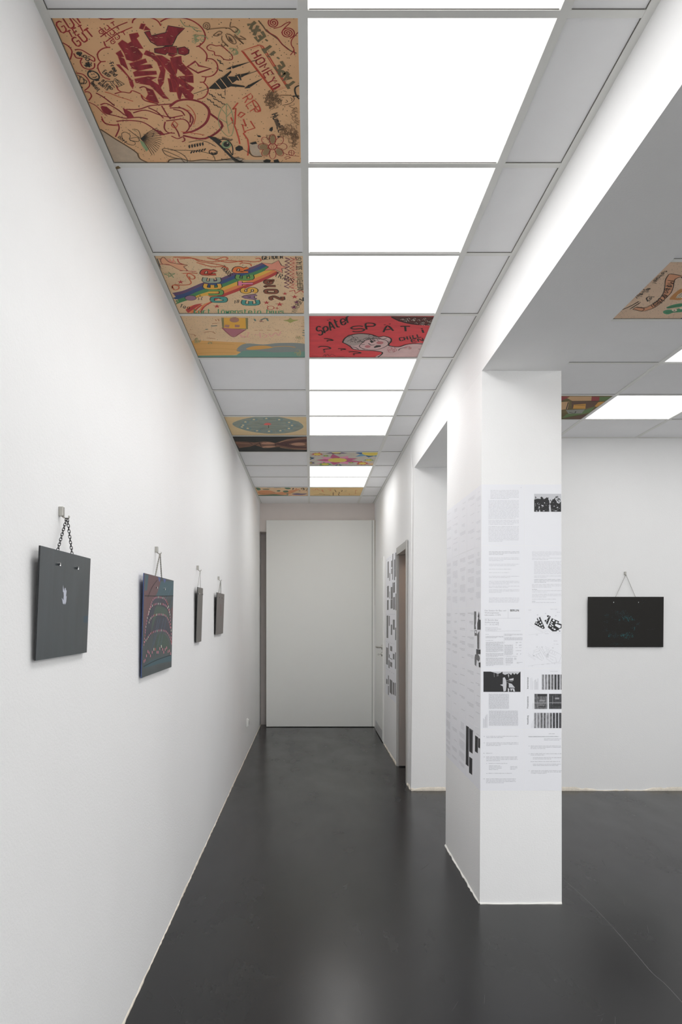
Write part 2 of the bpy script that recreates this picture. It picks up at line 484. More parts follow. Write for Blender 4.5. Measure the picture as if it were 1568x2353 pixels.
# crumbling plaster line where the walls meet the floor
def plaster(parent, a, b, nrm, hmax, seed, m=PLASTER, t=0.004):
    rg = random.Random(seed); a, b, nrm = Vector(a), Vector(b), Vector(nrm)
    n = max(8, int((b - a).length / 0.03)); V, Fc = [], []; h = hmax * 0.5
    for i in range(n + 1):
        p = a.lerp(b, i / n); h = min(hmax, max(0.004, h + rg.uniform(-1, 1) * hmax * 0.35)); d = t * rg.uniform(0.5, 1.3)
        V += [tuple(p), tuple(p + nrm * d), tuple(p + nrm * d * 0.8 + Vector((0, 0, h * 0.6))), tuple(p + Vector((0, 0, h)))]
    for i in range(n):
        c = 4 * i
        for k in range(3): Fc.append((c + k, c + k + 1, c + 5 + k, c + 4 + k))
    o = mesh_obj('plaster_edge', V, Fc, m, parent)
    return o
plaster(wl, (XL, 1.2, 0), (XL, YE + 0.19, 0), (1, 0, 0), 0.014, 1)
plaster(wf, (xr(YF, 0), YF, 0), (XRR, YF, 0), (0, -1, 0), 0.030, 2, t=0.007)
plaster(wr, (xr(YF, 0), YF, 0), (xr(D2a, 0), D2a - 0.06, 0), (-1, 0, 0), 0.05, 4, t=0.008)
plaster(wr, (xr(D2b, 0), D2b, 0), (xr(D1a, 0), D1a - 0.05, 0), (-1, 0, 0), 0.03, 5, t=0.006)
WPL = mat('white_sealant', (240, 239, 234), 0.6)
plaster(wp, (xr(PY0, 0), PY0, 0), (1.231, PY0, 0), (0, -1, 0), 0.010, 6, WPL, 0.006)
plaster(wp, (xr(PY0, 0), PY0, 0), (xr(PY1, 0), PY1, 0), (-1, 0, 0), 0.010, 7, WPL, 0.008)

# ------------------------------------------------------------------ ceiling grid
ceil = struct(box('ceiling', (XL - 0.16, XRR + 0.16, YB - 0.16, YE + 0.5, TOP, TOP + 0.1), WALL))
TW = 0.024                    # tee width
G = [1383, 1035, 831, 692, 592, 518, 459, 414, 377, 345, 319, 296, 276]
YL = [1.438 * F_PX / g for g in G] + [YE]
while YL[0] > YB: YL.insert(0, YL[0] - 0.6265)
NB = len(YL) - 14             # rows behind line 0
XC, XT = -0.0186, 0.6055      # runners of the corridor grid
def xrc(y): return 0.8175
TILEMESH = {}
def tile(x0, x1, y0, y1, m=TILE, name='tile', parent=ceil, th=0.015):
    w_, d_ = round(x1 - x0, 4), round(y1 - y0, 4)
    key = (w_, d_, m.name)
    if key not in TILEMESH:
        me = bpy.data.meshes.new('tile'); me.from_pydata(bxv(-w_ / 2, w_ / 2, -d_ / 2, d_ / 2, 0, th), [], BF); me.materials.append(m)
        TILEMESH[key] = me
    o = bpy.data.objects.new(name, TILEMESH[key]); COL.objects.link(o); o.parent = parent
    p = Vector(((x0 + x1) / 2, (y0 + y1) / 2, TZ)); o.location = p - WORG[parent.name]; WORG[o.name] = p
    return o
GAP = 0.0015
LIGHTS = []
def light(x0, x1, y0, y1, label, group='backlit ceiling panels'):
    c = ((x0 + x1) / 2, (y0 + y1) / 2, TZ)
    t = thing('ceiling_light', c, label, 'light', group)
    V = bxv(x0 + 0.006, x1 - 0.006, y0 + 0.006, y1 - 0.006, TZ, TZ + 0.003)
    mesh_obj('diffuser', V, BF, EM, t, mats=[EM, DOORW], fmat=[0, 1, 1, 1, 1, 1])
    box('housing', (x0 + 0.006, x1 - 0.006, y0 + 0.006, y1 - 0.006, TZ + 0.0035, TZ + 0.07), DOORW, t)
    return t
def tees(xs, y0, y1, name='main_runner'):
    for x in xs: box(name, (x - TW / 2, x + TW / 2, y0, y1, CZ, CZ + 0.0038), TEE, ceil)
def ctee(x0, x1, y, narrow=False):
    box('cross_tee', (x0, x1, y - TW / 2, y + TW / 2, CZ + 0.0001, CZ + 0.0039), TEE, ceil)
    # shadow gap where the board does not quite fill the grid
    box('joint_gap', (x0 + 0.003, x1 - 0.003, y - TW / 2 - 0.0011, y - TW / 2 + 0.0005, CZ + 0.0018, CZ + 0.0042), GAPM, ceil)
PAINTED = {}
cols = [(XL, XC), (XC, XT), (XT, 0.8175)]
lit_rows = {-1, 0, 1, 2, 4, 5, 6, 9, 10}
painted_rows = {0: {0, 2, 3, 6, 7, 11}, 1: {3, 8, 11}, 2: set()}
lnames = {-1: 'bright light panel at the top edge, above the largest lit panel',
          0: 'largest bright light panel, right of the red graffiti tile',
          1: 'bright light panel just beyond the largest one, right of a plain tile',
          2: 'bright light panel right of the rainbow lettered tile',
          4: 'bright light panel just beyond the red painted tile',
          5: 'bright light panel second beyond the red painted tile',
          6: 'bright light panel right of the moon tile',
          9: 'bright light panel just beyond the flower tile',
          10: 'bright light panel second beyond the flower tile, before the scribbled tile'}
tees([XC, XT], YB, YE)
box('wall_angle', (XL, XL + 0.021, YB, YE, CZ - 0.0005, CZ + 0.0036), TEE, ceil)
box('wall_angle', (0.8175 - 0.021, 0.8195, YB, YE, CZ - 0.0005, CZ + 0.0036), TEE, ceil)
box('wall_angle', (XL, 0.8175, YE - 0.012, YE, CZ - 0.0003, CZ + 0.0037), TEE, ceil)
box('joint_gap', (XL + 0.021, XL + 0.0225, YB, YE, CZ + 0.0018, CZ + 0.0042), GAPM, ceil)
box('joint_gap', (0.8175 - 0.0225, 0.8175 - 0.021, YB, YE, CZ + 0.0018, CZ + 0.0042), GAPM, ceil)
for i in range(len(YL) - 1):
    r = i - NB; y0, y1 = YL[i], YL[i + 1]
    if y1 < YB: continue
    for c, (x0, x1) in enumerate(cols):
        if r in painted_rows[c]: PAINTED[(c, r)] = (x0 + GAP, x1 - GAP, y0 + GAP, y1 - GAP); continue
        if c == 1 and r in lit_rows:
            light(x0, x1, y0, y1, lnames.get(r, 'light panel over the room behind the viewpoint')); continue
        tile(x0 + GAP, x1 - GAP, y0 + GAP, y1 - GAP)
    if i > 0:
        for c, (x0, x1) in enumerate(cols):
            ctee(x0 + (0.021 if c == 0 else TW / 2), x1 - (0.021 if c == 2 else TW / 2), y0)
# side room
RY = [3.164, 3.80, 4.45, 5.09, 5.73, YF]
while RY[0] > YB: RY.insert(0, RY[0] - 0.638)
NR = len(RY) - 6
RX = [1.20, 1.356, 1.990, 2.626, 3.262, 3.898, 4.534, XRR]
tees(RX[1:-1], YB, YF)
box('wall_angle', (1.2, XRR, YF - 0.021, YF, CZ - 0.0005, CZ + 0.0036), TEE, ceil)
rlab = {(2, 1): 'bright light panel cut off by the right edge of the frame',
        (2, 3): 'bright slanted light panel beside the brown and green painted tile'}
for i in range(len(RY) - 1):
    r = i - NR; y0, y1 = RY[i], RY[i + 1]
    for c in range(len(RX) - 1):
        x0, x1 = RX[c], RX[c + 1]
        if (c, r) in ((1, 0), (1, 3)): PAINTED[('s', r)] = (x0 + GAP, x1 - GAP, y0 + GAP, y1 - GAP); continue
        if (c == 2 and (r in (1, 3) or r < 0)) or (c == 4 and r % 2 == 1):  # panels beyond the visible pair are added, unseen, to brighten this room
            light(x0, x1, y0, y1, rlab.get((c, r), 'light panel added outside the frame to brighten the side room')); continue
        tile(x0 + GAP, x1 - GAP, y0 + GAP, y1 - GAP)
        if i > 0 and c > 0: pass
    if i > 0:
        for c in range(len(RX) - 1): ctee(RX[c] + (TW / 2 if c else 0), RX[c + 1] - TW / 2, y0)

# ------------------------------------------------------------------ end panel of the corridor
PX0, PX1 = (612 - VX) * 9.93 / F_PX, (855.5 - VX) * 9.93 / F_PX
PT = HC + (VY - 1195) * 9.93 / F_PX
pan = thing('sliding_panel', ((PX0 + PX1) / 2, 9.95, 0), 'tall plain white panel closing the far end of the corridor', 'panel')
box('leaf', (PX0, PX1, 9.93, 9.970, 0.006, PT), DOORW, pan, bevel=0.004)
box('side_strip', (PX1 + 0.004, PX1 + 0.034, 9.935, 9.970, 0.006, PT), DOORW, pan, bevel=0.002)
box('seal', (PX1 + 0.036, PX1 + 0.046, 9.945, 9.970, 0.006, PT), mat('tan_seal', (176, 156, 120), 0.8), pan)
box('joint_gap', (PX1 + 0.0005, PX1 + 0.0035, 9.945, 9.968, 0.006, PT), DARK, pan)

# ------------------------------------------------------------------ white door in the right wall
XD = 0.815
d1 = bpy.data.objects.new('door_1', None); COL.objects.link(d1); d1.location = (XD, (D1a + D1b) / 2, 0); WORG['door_1'] = Vector(d1.location)
d1.empty_display_size = 0.05; struct(d1, 'white flush door with lever handle in the right wall near the far end')
boxes('frame', [(XD - 0.008, XD + 0.10, D1a, D1a + 0.045, 0, D1h), (XD - 0.008, XD + 0.10, D1b - 0.045, D1b, 0, D1h), (XD - 0.008, XD + 0.10, D1a + 0.045, D1b - 0.045, D1h - 0.045, D1h)], DOORW, d1)
leaf = box('leaf', (XD - 0.012, XD + 0.03, D1a + 0.049, D1b - 0.049, 0.010, D1h - 0.049), DOORW, d1)
box('backing', (XD + 0.032, XD + 0.10, D1a + 0.045, D1b - 0.045, 0, D1h - 0.045), DARK, d1)
box('kick_plate', (XD - 0.0135, XD - 0.012, D1a + 0.07, D1b - 0.07, 0.012, 0.13), mat('kick_plate_steel', (214, 215, 216), 0.4, 0.3), leaf)
hy, hz = D1a + 0.105, 1.06
hg = merge([cyl_geo((XD - 0.012, hy, hz), (-1, 0, 0), 0.025, 0.008), tube_geo([(XD - 0.020, hy, hz), (XD - 0.062, hy, hz), (XD - 0.068, hy + 0.008, hz), (XD - 0.069, hy + 0.03, hz), (XD - 0.069, hy + 0.125, hz)], 0.0095, 10)])
mesh_obj('handle', hg[0], hg[1], STEEL, leaf, smooth=False)
kg = merge([cyl_geo((XD - 0.012, hy, hz - 0.078), (-1, 0, 0), 0.023, 0.008), cyl_geo((XD - 0.02, hy, hz - 0.078), (-1, 0, 0), 0.008, 0.006),
            tube_geo([(XD - 0.026, hy, hz - 0.078), (XD - 0.040, hy, hz - 0.078)], 0.003, 6), cyl_geo((XD - 0.052, hy + 0.004, hz - 0.080), (0, -1, 0), 0.012, 0.003)])
mesh_obj('lock_and_key', kg[0], kg[1], STEEL, leaf)

# ------------------------------------------------------------------ grey framed doorway with its leaf standing open
d2 = bpy.data.objects.new('door_2', None); COL.objects.link(d2); d2.location = (XD, (D2a + D2b) / 2, 0); WORG['door_2'] = Vector(d2.location)
d2.empty_display_size = 0.05; struct(d2, 'doorway in a grey metal frame with its taupe leaf standing open')
x1 = XD + 0.125
boxes('frame', [(XD - 0.012, XD + 0.0, D2a - 0.045, D2a + 0.006, 0, D2h + 0.045), (XD - 0.010, x1, D2a - 0.002, D2a + 0.022, 0, D2h),
                (XD - 0.006, XD + 0.006, D2a + 0.006, D2b + 0.01, D2h, D2h + 0.045), (XD - 0.006, x1, D2a + 0.022, D2b - 0.002, D2h - 0.022, D2h + 0.001),
                (XD - 0.006, x1, D2b - 0.022, D2b + 0.004, 0, D2h)], FRAMEG, d2)
box('leaf', (XD + 0.012, XD + 0.80, D2b - 0.064, D2b - 0.026, 0.012, D2h - 0.026), TAUPE2, d2)
# warm bulb on the lobby ceiling
lb = thing('ceiling_lamp', (1.20, 6.95, CZ - 0.42), 'small warm lamp inside the lobby behind the grey doorway', 'lamp')
g = tube_geo([(1.20, 6.95, CZ - 0.42 + 0.004 * k) for k in range(2)], 0.09, 20)
mesh_obj('shade', g[0], g[1], DOORW, lb)
WB = bpy.data.materials.new('warm_bulb'); WB.use_nodes = True
WB.node_tree.nodes['Principled BSDF'].inputs['Emission Color'].default_value = (1, 0.62, 0.38, 1)
WB.node_tree.nodes['Principled BSDF'].inputs['Emission Strength'].default_value = 45.0
V, Fc = tube_geo([(1.20, 6.95, CZ - 0.49 + 0.014 * k) for k in range(5)], 0.06, 12)
mesh_obj('bulb', V, Fc, WB, lb)
box('drop_rod', (1.19, 1.21, 6.94, 6.96, CZ - 0.416, TOP), DOORW, lb)

# ------------------------------------------------------------------ socket low on the left wall
sk = thing('wall_socket', (XL, 7.93, 0.29), 'small white power socket low on the left wall', 'socket')
box('plate', (XL, XL + 0.010, 7.89, 7.97, 0.290, 0.370), DOORW, sk, bevel=0.003)
box('rim', (XL + 0.010, XL + 0.020, 7.897, 7.963, 0.297, 0.363), DOORW, sk, bevel=0.003)
g = cyl_geo((XL + 0.0198, 7.93, 0.33), (1, 0, 0), 0.021, 0.001, 20)
ins = mesh_obj('insert', g[0], g[1], mat('socket_well', (150, 150, 148), 0.5), sk)
g = merge([cyl_geo((XL + 0.0205, 7.93 + s * 0.0095, 0.33), (1, 0, 0), 0.003, 0.0008, 8) for s in (-1, 1)])
mesh_obj('contact_holes', g[0], g[1], DARK, ins)

# ------------------------------------------------------------------ hanging pictures
def oval_link(c, ax, side, L, W, r):
    c, ax, side = Vector(c), Vector(ax).normalized(), Vector(side).normalized()
    pts = []
    for k in range(12):
        a = 2 * math.pi * k / 12
        ca, sa = math.cos(a), math.sin(a)
        y = (L / 2 - W / 2) * (1 if sa > 0 else -1) if abs(sa) > 1e-6 else 0
        pts.append(c + side * (W / 2 * ca) + ax * (y + W / 2 * sa))
    return tube_geo(pts, r, 5, closed=True)
def strand(kind, a, b, nrm, size):
    a, b, nrm = Vector(a), Vector(b), Vector(nrm); d = b - a; L = d.length; ax = d.normalized(); s1 = ax.cross(nrm).normalized(); s2 = ax.cross(s1).normalized()
    if kind == 'wire': return [tube_geo([a, b], size, 5)]
    out = []
    pitch = {'link': size * 0.74, 'curb': size * 0.62, 'ball': size * 1.35}[kind]
    n = max(2, int(L / pitch))
    for i in range(n):
        c = a + d * ((i + 0.5) / n)
        if kind == 'ball': out.append(tube_geo([c + ax * (size * 0.5 * math.sin(t)) - ax * 0 for t in (-1.4, -0.7, 0, 0.7, 1.4)], size * 0.45, 6))
        else:
            sd = (s1 if i % 2 else s2) if kind == 'link' else (s1 + s2 * (1 if i % 2 else -1)).normalized()
            out.append(oval_link(c, ax, sd, size, size * 0.60, size * (0.085 if kind == 'link' else 0.11)))
    if kind == 'ball': out.append(tube_geo([a, b], size * 0.12, 4))
    return out
WIRE = mat('chain_steel', (168, 166, 160), 0.3, 1.0)
BLACKCHAIN = mat('dark_chain', (52, 52, 54), 0.35, 0.8)
def hang(fr, w, h, zb, lean, off, kind, size, chain_m, board_m, edge_m, label, hook_label, hook_z, top_hole, spread, tname='picture', gap=0.012, th=0.004, cname='chain'):
    """fr: (origin on the wall at z=0 in the middle of the picture, direction along the wall, wall normal)"""
    o, u, n = Vector(fr[0]), Vector(fr[1]), Vector(fr[2]); z = Vector((0, 0, 1))
    W3 = lambda a, d, hh: o + u * a + n * d + z * hh
    t = thing(tname, tuple(W3(0, 0, zb)), label, 'picture', 'hanging pictures')
    f0, f1 = gap, gap + lean                       # front face: distance from wall at bottom / top
    V = [W3(-w / 2, f0 - th, zb), W3(w / 2, f0 - th, zb), W3(w / 2, f0, zb), W3(-w / 2, f0, zb),
         W3(-w / 2, f1 - th, zb + h), W3(w / 2, f1 - th, zb + h), W3(w / 2, f1, zb + h), W3(-w / 2, f1, zb + h)]
    b = mesh_obj('board', [tuple(v) for v in V], BF, board_m, t, mats=[board_m, edge_m], fmat=[1, 1, 1, 1, 0, 1])
    # pegs on the front, chain running from them over the top edge to the hook
    hk = W3(0, 0.020, hook_z - 0.004)
    fz = lambda hh: f0 + (f1 - f0) * (hh - zb) / h
    g = []
    for s in (-1, 1):
        p = W3(s * spread, fz(zb + h - top_hole), zb + h - top_hole)
        pg = merge([tube_geo([p - n * 0.004, p + n * 0.006], 0.0035, 8), tube_geo([p + n * 0.004, p + n * 0.005 - z * 0.005], 0.0025, 6)])
        mesh_obj('peg', pg[0], pg[1], SCREW, t)
        frac = 0.80
        q = W3(s * spread * frac, fz(zb + h) - th - 0.004, zb + h)
        q0 = W3(s * spread, fz(zb + h - top_hole) - th - 0.003, zb + h - top_hole)
        g += strand(kind, q0, q, n, size)
        g += strand(kind, q, hk + u * (s * 0.003), n, size)
    V, Fc = merge(g)
    mesh_obj(cname, V, Fc, chain_m, t, smooth=True)
    k = thing('wall_hook', tuple(W3(0, 0, hook_z)), hook_label, 'hook', 'picture hooks')
    V = [tuple(W3(a, d, hh)) for hh in (hook_z + 0.002, hook_z + 0.026) for (a, d) in ((-0.007, 0), (0.007, 0), (0.007, 0.012), (-0.007, 0.012))]
    mesh_obj('body', V, BF, STEEL, k, bevel=0.001)
    hp = [W3(0, 0.006, hook_z + 0.004), W3(0, 0.010, hook_z), W3(0, 0.019, hook_z - 0.006), W3(0, 0.024, hook_z - 0.003), W3(0, 0.026, hook_z + 0.003)]
    V, Fc = tube_geo(hp, 0.0022, 6); mesh_obj('prong', V, Fc, STEEL, k, smooth=True)
    nn = (z * h + n * (f1 - f0)).cross(u); nn = nn if nn.dot(n) > 0 else -nn
    return t, b, Surf(W3(0, f0, zb), nn)

def glossy(name, rgb, rough, spec=0.5, bands=None):
    m = mat(name, rgb, rough, spec=spec)
    if bands:
        nt, N, L, b = nodes(m); base = [lin(c) for c in rgb]
        wv = nt.nodes.new('ShaderNodeTexWave'); wv.bands_direction = bands[0]; wv.inputs['Scale'].default_value = bands[1]; wv.inputs['Distortion'].default_value = bands[2]
        wv.inputs['Detail'].default_value = 3
        L.new(coords(nt), wv.inputs['Vector'])
        L.new(ramp(nt, wv.outputs['Fac'], [(0.1, [c * (1 - bands[3]) for c in base]), (0.9, [c * (1 + bands[3]) for c in base])]), b.inputs['Base Color'])
    return m
EDGE = mat('dark_board_edge', (28, 30, 33), 0.5)
U, NL = (0, 1, 0), (1, 0, 0)
# 1 slate board with a small pale figure
b1 = mottled('slate_print', (52, 60, 64), 0.22, 7, 0.3, stretch=(1, 3.0, 0.6))
t1, o1, s1 = hang(((XL, 2.0113, 0), U, NL), 0.412, 0.266, 1.306, 0.011, 0, 'link', 0.0105, BLACKCHAIN, b1, EDGE,
    'slate dark picture with a small pale figure, on a black link chain', 'steel wall hook holding the slate dark picture', 1.664, 0.034, 0.075)
a = Art(s1.at, s1.n, (50, 1150, 5.88))
a.poly('pale', [(560, 1140), (566, 1190), (575, 1225), (580, 1185), (592, 1180), (598, 1215), (607, 1215), (600, 1270), (598, 1300), (607, 1290), (600, 1370), (587, 1408), (580, 1385), (570, 1408), (562, 1390), (556, 1400), (548, 1350), (540, 1315), (552, 1330), (562, 1350), (568, 1290), (565, 1240), (556, 1235), (556, 1180)])
a.poly('blue', [(835, 1565), (893, 1555), (889, 1650), (832, 1650)])
a.build(o1, {'pale': ('pale_figure', mat('pale_print', (196, 200, 214), 0.4)), 'blue': ('blue_patch', mat('blue_patch_print', (56, 78, 92), 0.4))})
# 2 colourful night fairground print
b2 = mottled('night_print', (46, 58, 62), 0.3, 4, 0.35)
t2, o2, s2 = hang(((XL, 3.2525, 0), U, NL), 0.629, 0.394, 1.177, 0.010, 0, 'curb', 0.0085, WIRE, b2, mat('blue_edge', (52, 72, 120), 0.4),
    'colourful dark picture with arches of pink light dots, on a curb chain', 'steel wall hook holding the colourful arched lights picture', 1.672, 0.045, 0.085)
a = Art(s2.at, s2.n, (290, 1210, 6.031), clip=(-9, 9, 2.9395, 3.5655))
a.L = {k: [] for k in ('maroon', 'violet', 'teal', 'dark', 'green', 'blue', 'blueline', 'black', 'pink', 'white', 'red')}
a.poly('maroon', [(255, 645), (450, 700), (480, 760), (440, 900), (400, 960), (330, 1080), (240, 1500), (248, 900)])
a.poly('teal', [(262, 660), (310, 670), (290, 880), (258, 890)])
a.poly('teal', [(480, 760), (660, 755), (655, 960), (420, 960)])
a.poly('maroon', [(655, 1100), (650, 1350), (610, 1150)])
a.poly('blue', [(440, 700), (480, 715), (460, 770)]); a.poly('blue', [(510, 720), (555, 735), (530, 785)])
for p in ([(400, 960), (300, 1200), (240, 1500), (330, 1120)],): a.poly('violet', p)
def arch(pts, sp=19.0):
    P = smooth_pts(pts, sub=12); acc = 0.0
    for p, q in zip(P, P[1:]):
        acc += math.hypot(q[0] - p[0], (q[1] - p[1]) * 0.55)
        if acc >= sp:
            acc = 0.0; x, y = q; c = random.choice(('pink', 'pink', 'pink', 'pink', 'white', 'red'))
            a.poly(c, [(x - 3.4, y - 14), (x + 3.4, y - 13), (x + 3.4, y + 14), (x - 3.4, y + 13)])
a.poly('dark', [(265, 1550), (300, 1250), (380, 1010), (480, 985), (560, 1020), (610, 1250), (625, 1500), (540, 1440), (400, 1460)], True)
a.poly('green', [(340, 1500), (400, 1130), (480, 1105), (560, 1150), (600, 1300), (520, 1230), (420, 1240)], True)
a.poly('green', [(400, 1790), (430, 1520), (500, 1480), (580, 1560), (610, 1750), (500, 1690)], True)
a.poly('teal', [(300, 1880), (420, 1830), (620, 1780), (628, 1860), (450, 1900), (240, 1960)], True)
a.lines('blueline', [[(440, 1290), (350, 1720)], [(520, 1270), (400, 1800)], [(560, 1250), (450, 1780)], [(470, 1280), (380, 1640)], [(630, 830), (560, 1000)], [(650, 960), (600, 1150)]], 0.004, smooth=False)
a.line('black', [(255, 960), (450, 965), (655, 960)], 0.003, smooth=False)
a.lines('black', [[(300, 980), (360, 840), (430, 740)], [(240, 1940), (420, 1850), (620, 1780)]], 0.003)
arch([(240, 1680), (265, 1450), (290, 1280), (330, 1120), (375, 1010), (430, 980), (490, 985), (540, 1010), (580, 1090), (605, 1220), (620, 1400), (628, 1650)])
arch([(300, 1250), (330, 1140), (370, 1090), (430, 1070), (500, 1075), (540, 1090), (580, 1140), (600, 1200)])
arch([(305, 1360), (330, 1290), (370, 1240), (430, 1220), (500, 1220), (550, 1240), (590, 1310), (612, 1400)])
arch([(240, 1620), (285, 1560), (330, 1490), (380, 1460), (450, 1440), (510, 1440), (560, 1460), (600, 1520), (625, 1600)])
for k, (x, y) in enumerate([(245, 1870), (260, 1850), (280, 1790), (300, 1730), (316, 1750), (335, 1790), (360, 1740), (383, 1700), (404, 1700), (425, 1740), (442, 1740), (465, 1690), (487, 1660), (505, 1700), (520, 1740), (540, 1700), (560, 1680), (580, 1730), (600, 1720), (615, 1760)]):
    a.poly('red' if k == 8 else ('white' if k in (7, 12) else 'pink'), [(x - 4.5, y - 18), (x + 4.5, y - 17), (x + 4.5, y + 20), (x - 4.5, y + 19)])
a.build(o2, {'maroon': ('maroon_print', mat('p_maroon', (98, 62, 66), 0.4)), 'teal': ('teal_print', mat('p_teal', (44, 84, 96), 0.4)), 'blue': ('blue_print', mat('p_blue', (74, 88, 150), 0.4)),
    'violet': ('violet_print', mat('p_violet', (84, 66, 96), 0.4)), 'dark': ('dark_arch', mat('p_dark', (40, 44, 62), 0.4)), 'green': ('green_print', mat('p_green', (54, 78, 66), 0.4)),
    'blueline': ('blue_streaks', mat('p_blueline', (66, 98, 128), 0.4)), 'black': ('dark_lines', INK), 'pink': ('pink_light_dots', mat('p_pink', (212, 128, 148), 0.4)),
    'white': ('white_light_dots', mat('p_white', (218, 214, 196), 0.4)), 'red': ('red_light_dots', mat('p_red', (196, 84, 74), 0.4))})
# 3 plain metallic board on a thin wire
b3 = mat('grey_brown_metal', (120, 114, 110), 0.32, 0.85)
t3, o3, s3 = hang(((XL, 4.4388, 0), U, NL), 0.207, 0.308, 1.2625, 0.010, 0, 'wire', 0.0012, WIRE, b3, EDGE,
    'narrow plain grey metallic picture hanging from a thin wire', 'steel wall hook holding the plain metallic picture', 1.670, 0.035, 0.07, cname='hanging_wire')
# 4 ribbed board
b4 = glossy('ribbed_print', (112, 105, 102), 0.45, bands=('Y', 17.0, 1.2, 0.45))
t4, o4, s4 = hang(((XL, 5.447, 0), U, NL), 0.444, 0.2835, 1.2845, 0.010, 0, 'ball', 0.006, WIRE, b4, EDGE,
    'grey brown picture with fine upright stripes, farthest along the left wall', 'steel wall hook holding the striped picture', 1.660, 0.03, 0.075, tname='picture')
a = Art(s4.at, s4.n, (290, 1210, 6.031))
a.ellipse('r', (1310, 1110), 12, 40); a.poly('r', [(1300, 1150), (1322, 1150), (1318, 1240), (1304, 1240)])
a.build(o4, {'r': ('faint_red_figure', mat('p_fred', (118, 102, 100), 0.5))})
# 5 black board in the side room
k5 = YF - 0.012
cx5 = (1438 - VX) * k5 / F_PX
b5 = mat('black_print_board', (31, 29, 26), 0.5, spec=0.3)
t5, o5, s5 = hang(((cx5, YF, 0), (1, 0, 0), (0, -1, 0)), 174 * k5 / F_PX, 115.5 * k5 / F_PX, HC - (1487 - VY) * k5 / F_PX, 0.008, 0, 'ball', 0.0045, WIRE, b5, EDGE,
    'black landscape picture with teal specks on the far wall', 'steel wall hook above the black picture with teal specks', HC + (VY - 1321) * k5 / F_PX, 0.044, 0.100)
a = Art(s5.at, s5.n, (1320, 1280, 6.32))
rg = random.Random(11)
for (c, rx, ry, n, lay) in [((770, 890), 75, 45, 75, 't'), ((730, 820), 60, 50, 30, 'd'), ((860, 915), 25, 16, 14, 't'), ((935, 970), 30, 20, 16, 'd'), ((870, 1035), 30, 35, 14, 't'), ((790, 1140), 70, 55, 70, 't'),
        ((700, 1135), 35, 22, 26, 't'), ((590, 1140), 60, 35, 36, 'd'), ((515, 1135), 25, 35, 22, 't'), ((470, 850), 35, 30, 16, 'd'), ((640, 800), 60, 20, 14, 'd'), ((620, 1270), 90, 25, 20, 'd'), ((465, 935), 30, 20, 9, 'd'),
        ((660, 916), 20, 12, 7, 't'), ((700, 1000), 300, 260, 110, 'f'), ((620, 860), 90, 60, 18, 'd'), ((1010, 640), 70, 50, 10, 'f'), ((1120, 1045), 60, 25, 10, 'f'), ((460, 1070), 40, 30, 10, 'd')]:
    for _ in range(n):
        th_ = rg.uniform(0, 6.28); d = rg.random() ** 0.6; x, y = c[0] + rx * d * math.cos(th_), c[1] + ry * d * math.sin(th_); s = rg.uniform(2.2, 5.2)
        if 225 < x < 1280 and 600 < y < 1290: a.poly(lay, [(x - s, y), (x, y - s * 0.8), (x + s, y), (x, y + s * 0.8)])
a.build(o5, {'t': ('teal_specks', mat('p_teal2', (22, 104, 108), 0.5)), 'd': ('dark_teal_specks', mat('p_teal3', (24, 72, 80), 0.5)), 'f': ('faint_specks', mat('p_teal4', (38, 46, 56), 0.5))})

# ------------------------------------------------------------------ painted ceiling tiles
CS = Surf((0, 0, TZ), (0, 0, -1))
AG = 1.45
def am(name, rgb): return mat('marker_' + name, rgb, 0.8, gain=AG)
def painted(key, board_m, label, tf):
    x0, x1, y0, y1 = PAINTED[key]
    t = thing('painted_ceiling_tile', ((x0 + x1) / 2, (y0 + y1) / 2, TZ), label, 'ceiling tile', 'painted ceiling tiles')
    V = bxv(x0, x1, y0, y1, TZ, TZ + 0.015)
    b = mesh_obj('board', V, BF, board_m, t)
    return b, Art(CS.at, (0, 0, -1), tf, 0.0012, (x0, x1, y0, y1))
TAN = fibre('tan_fibre_board', (205, 163, 122))
TAN2 = fibre('pale_tan_fibre_board', (212, 183, 146))
RED, ORED, BLK, GRN, OLV = am('red', (136, 40, 42)), am('orange_red', (178, 66, 48)), am('black', (44, 42, 38)), am('green', (124, 142, 104)), am('olive', (104, 92, 66))
BRN, CREAM, TANM = am('brown_line', (96, 72, 50)), mottled('bare_core', (206, 186, 162), 0.08, 40, 0.9), am('tan_fill', (205, 163, 122))
DRED = mottled('marker_dark_red', (126, 38, 44), 0.42, 55, 0.8, gain=AG, stretch=(1, 0.35, 1))
RED = mottled('marker_red_pen', (140, 42, 42), 0.3, 60, 0.8, gain=AG)

# ---- red graffiti tile
b, a = painted((0, 0), TAN, 'tan ceiling tile covered in red graffiti, a hooded face and black doodles', (90, 0, 4.9))
a.poly('cream', [(690, 1455), (760, 1500), (850, 1560), (950, 1620), (1060, 1690), (1110, 1730), (1150, 1800), (1250, 1840), (820, 1840)])
a.poly('cream', [(2360, 1640), (2390, 1615), (2450, 1620), (2500, 1650), (2480, 1700), (2510, 1760), (2400, 1750)])
a.poly('cream', [(1450, 1840), (1470, 1800), (1600, 1790), (1700, 1815), (1850, 1800), (2000, 1810), (2250, 1770), (2300, 1800), (2560, 1800), (2560, 1850), (1450, 1850)])
a.lines('brown', [[(690, 1455), (760, 1500), (850, 1560), (950, 1620), (1060, 1690), (1110, 1730)], [(1110, 1730), (1140, 1790), (1250, 1840)], [(1450, 1840), (1475, 1798), (1600, 1788), (1700, 1812), (1850, 1798), (2000, 1808), (2250, 1768)], [(2360, 1640), (2375, 1720), (2420, 1760), (2510, 1760)]], 0.005)
a.line('brown', [(2470, 230), (2520, 290), (2560, 350), (2620, 390), (2690, 440), (2740, 500), (2830, 570), (2900, 600)], 0.0035, smooth=False)
R = 'red'
a.text(R, 'GUT', (258, 378), (235, -135), (-75, -115), 0.0042)
a.text(R, 'TET', (352, 428), (165, -75), (-40, -72), 0.0036)
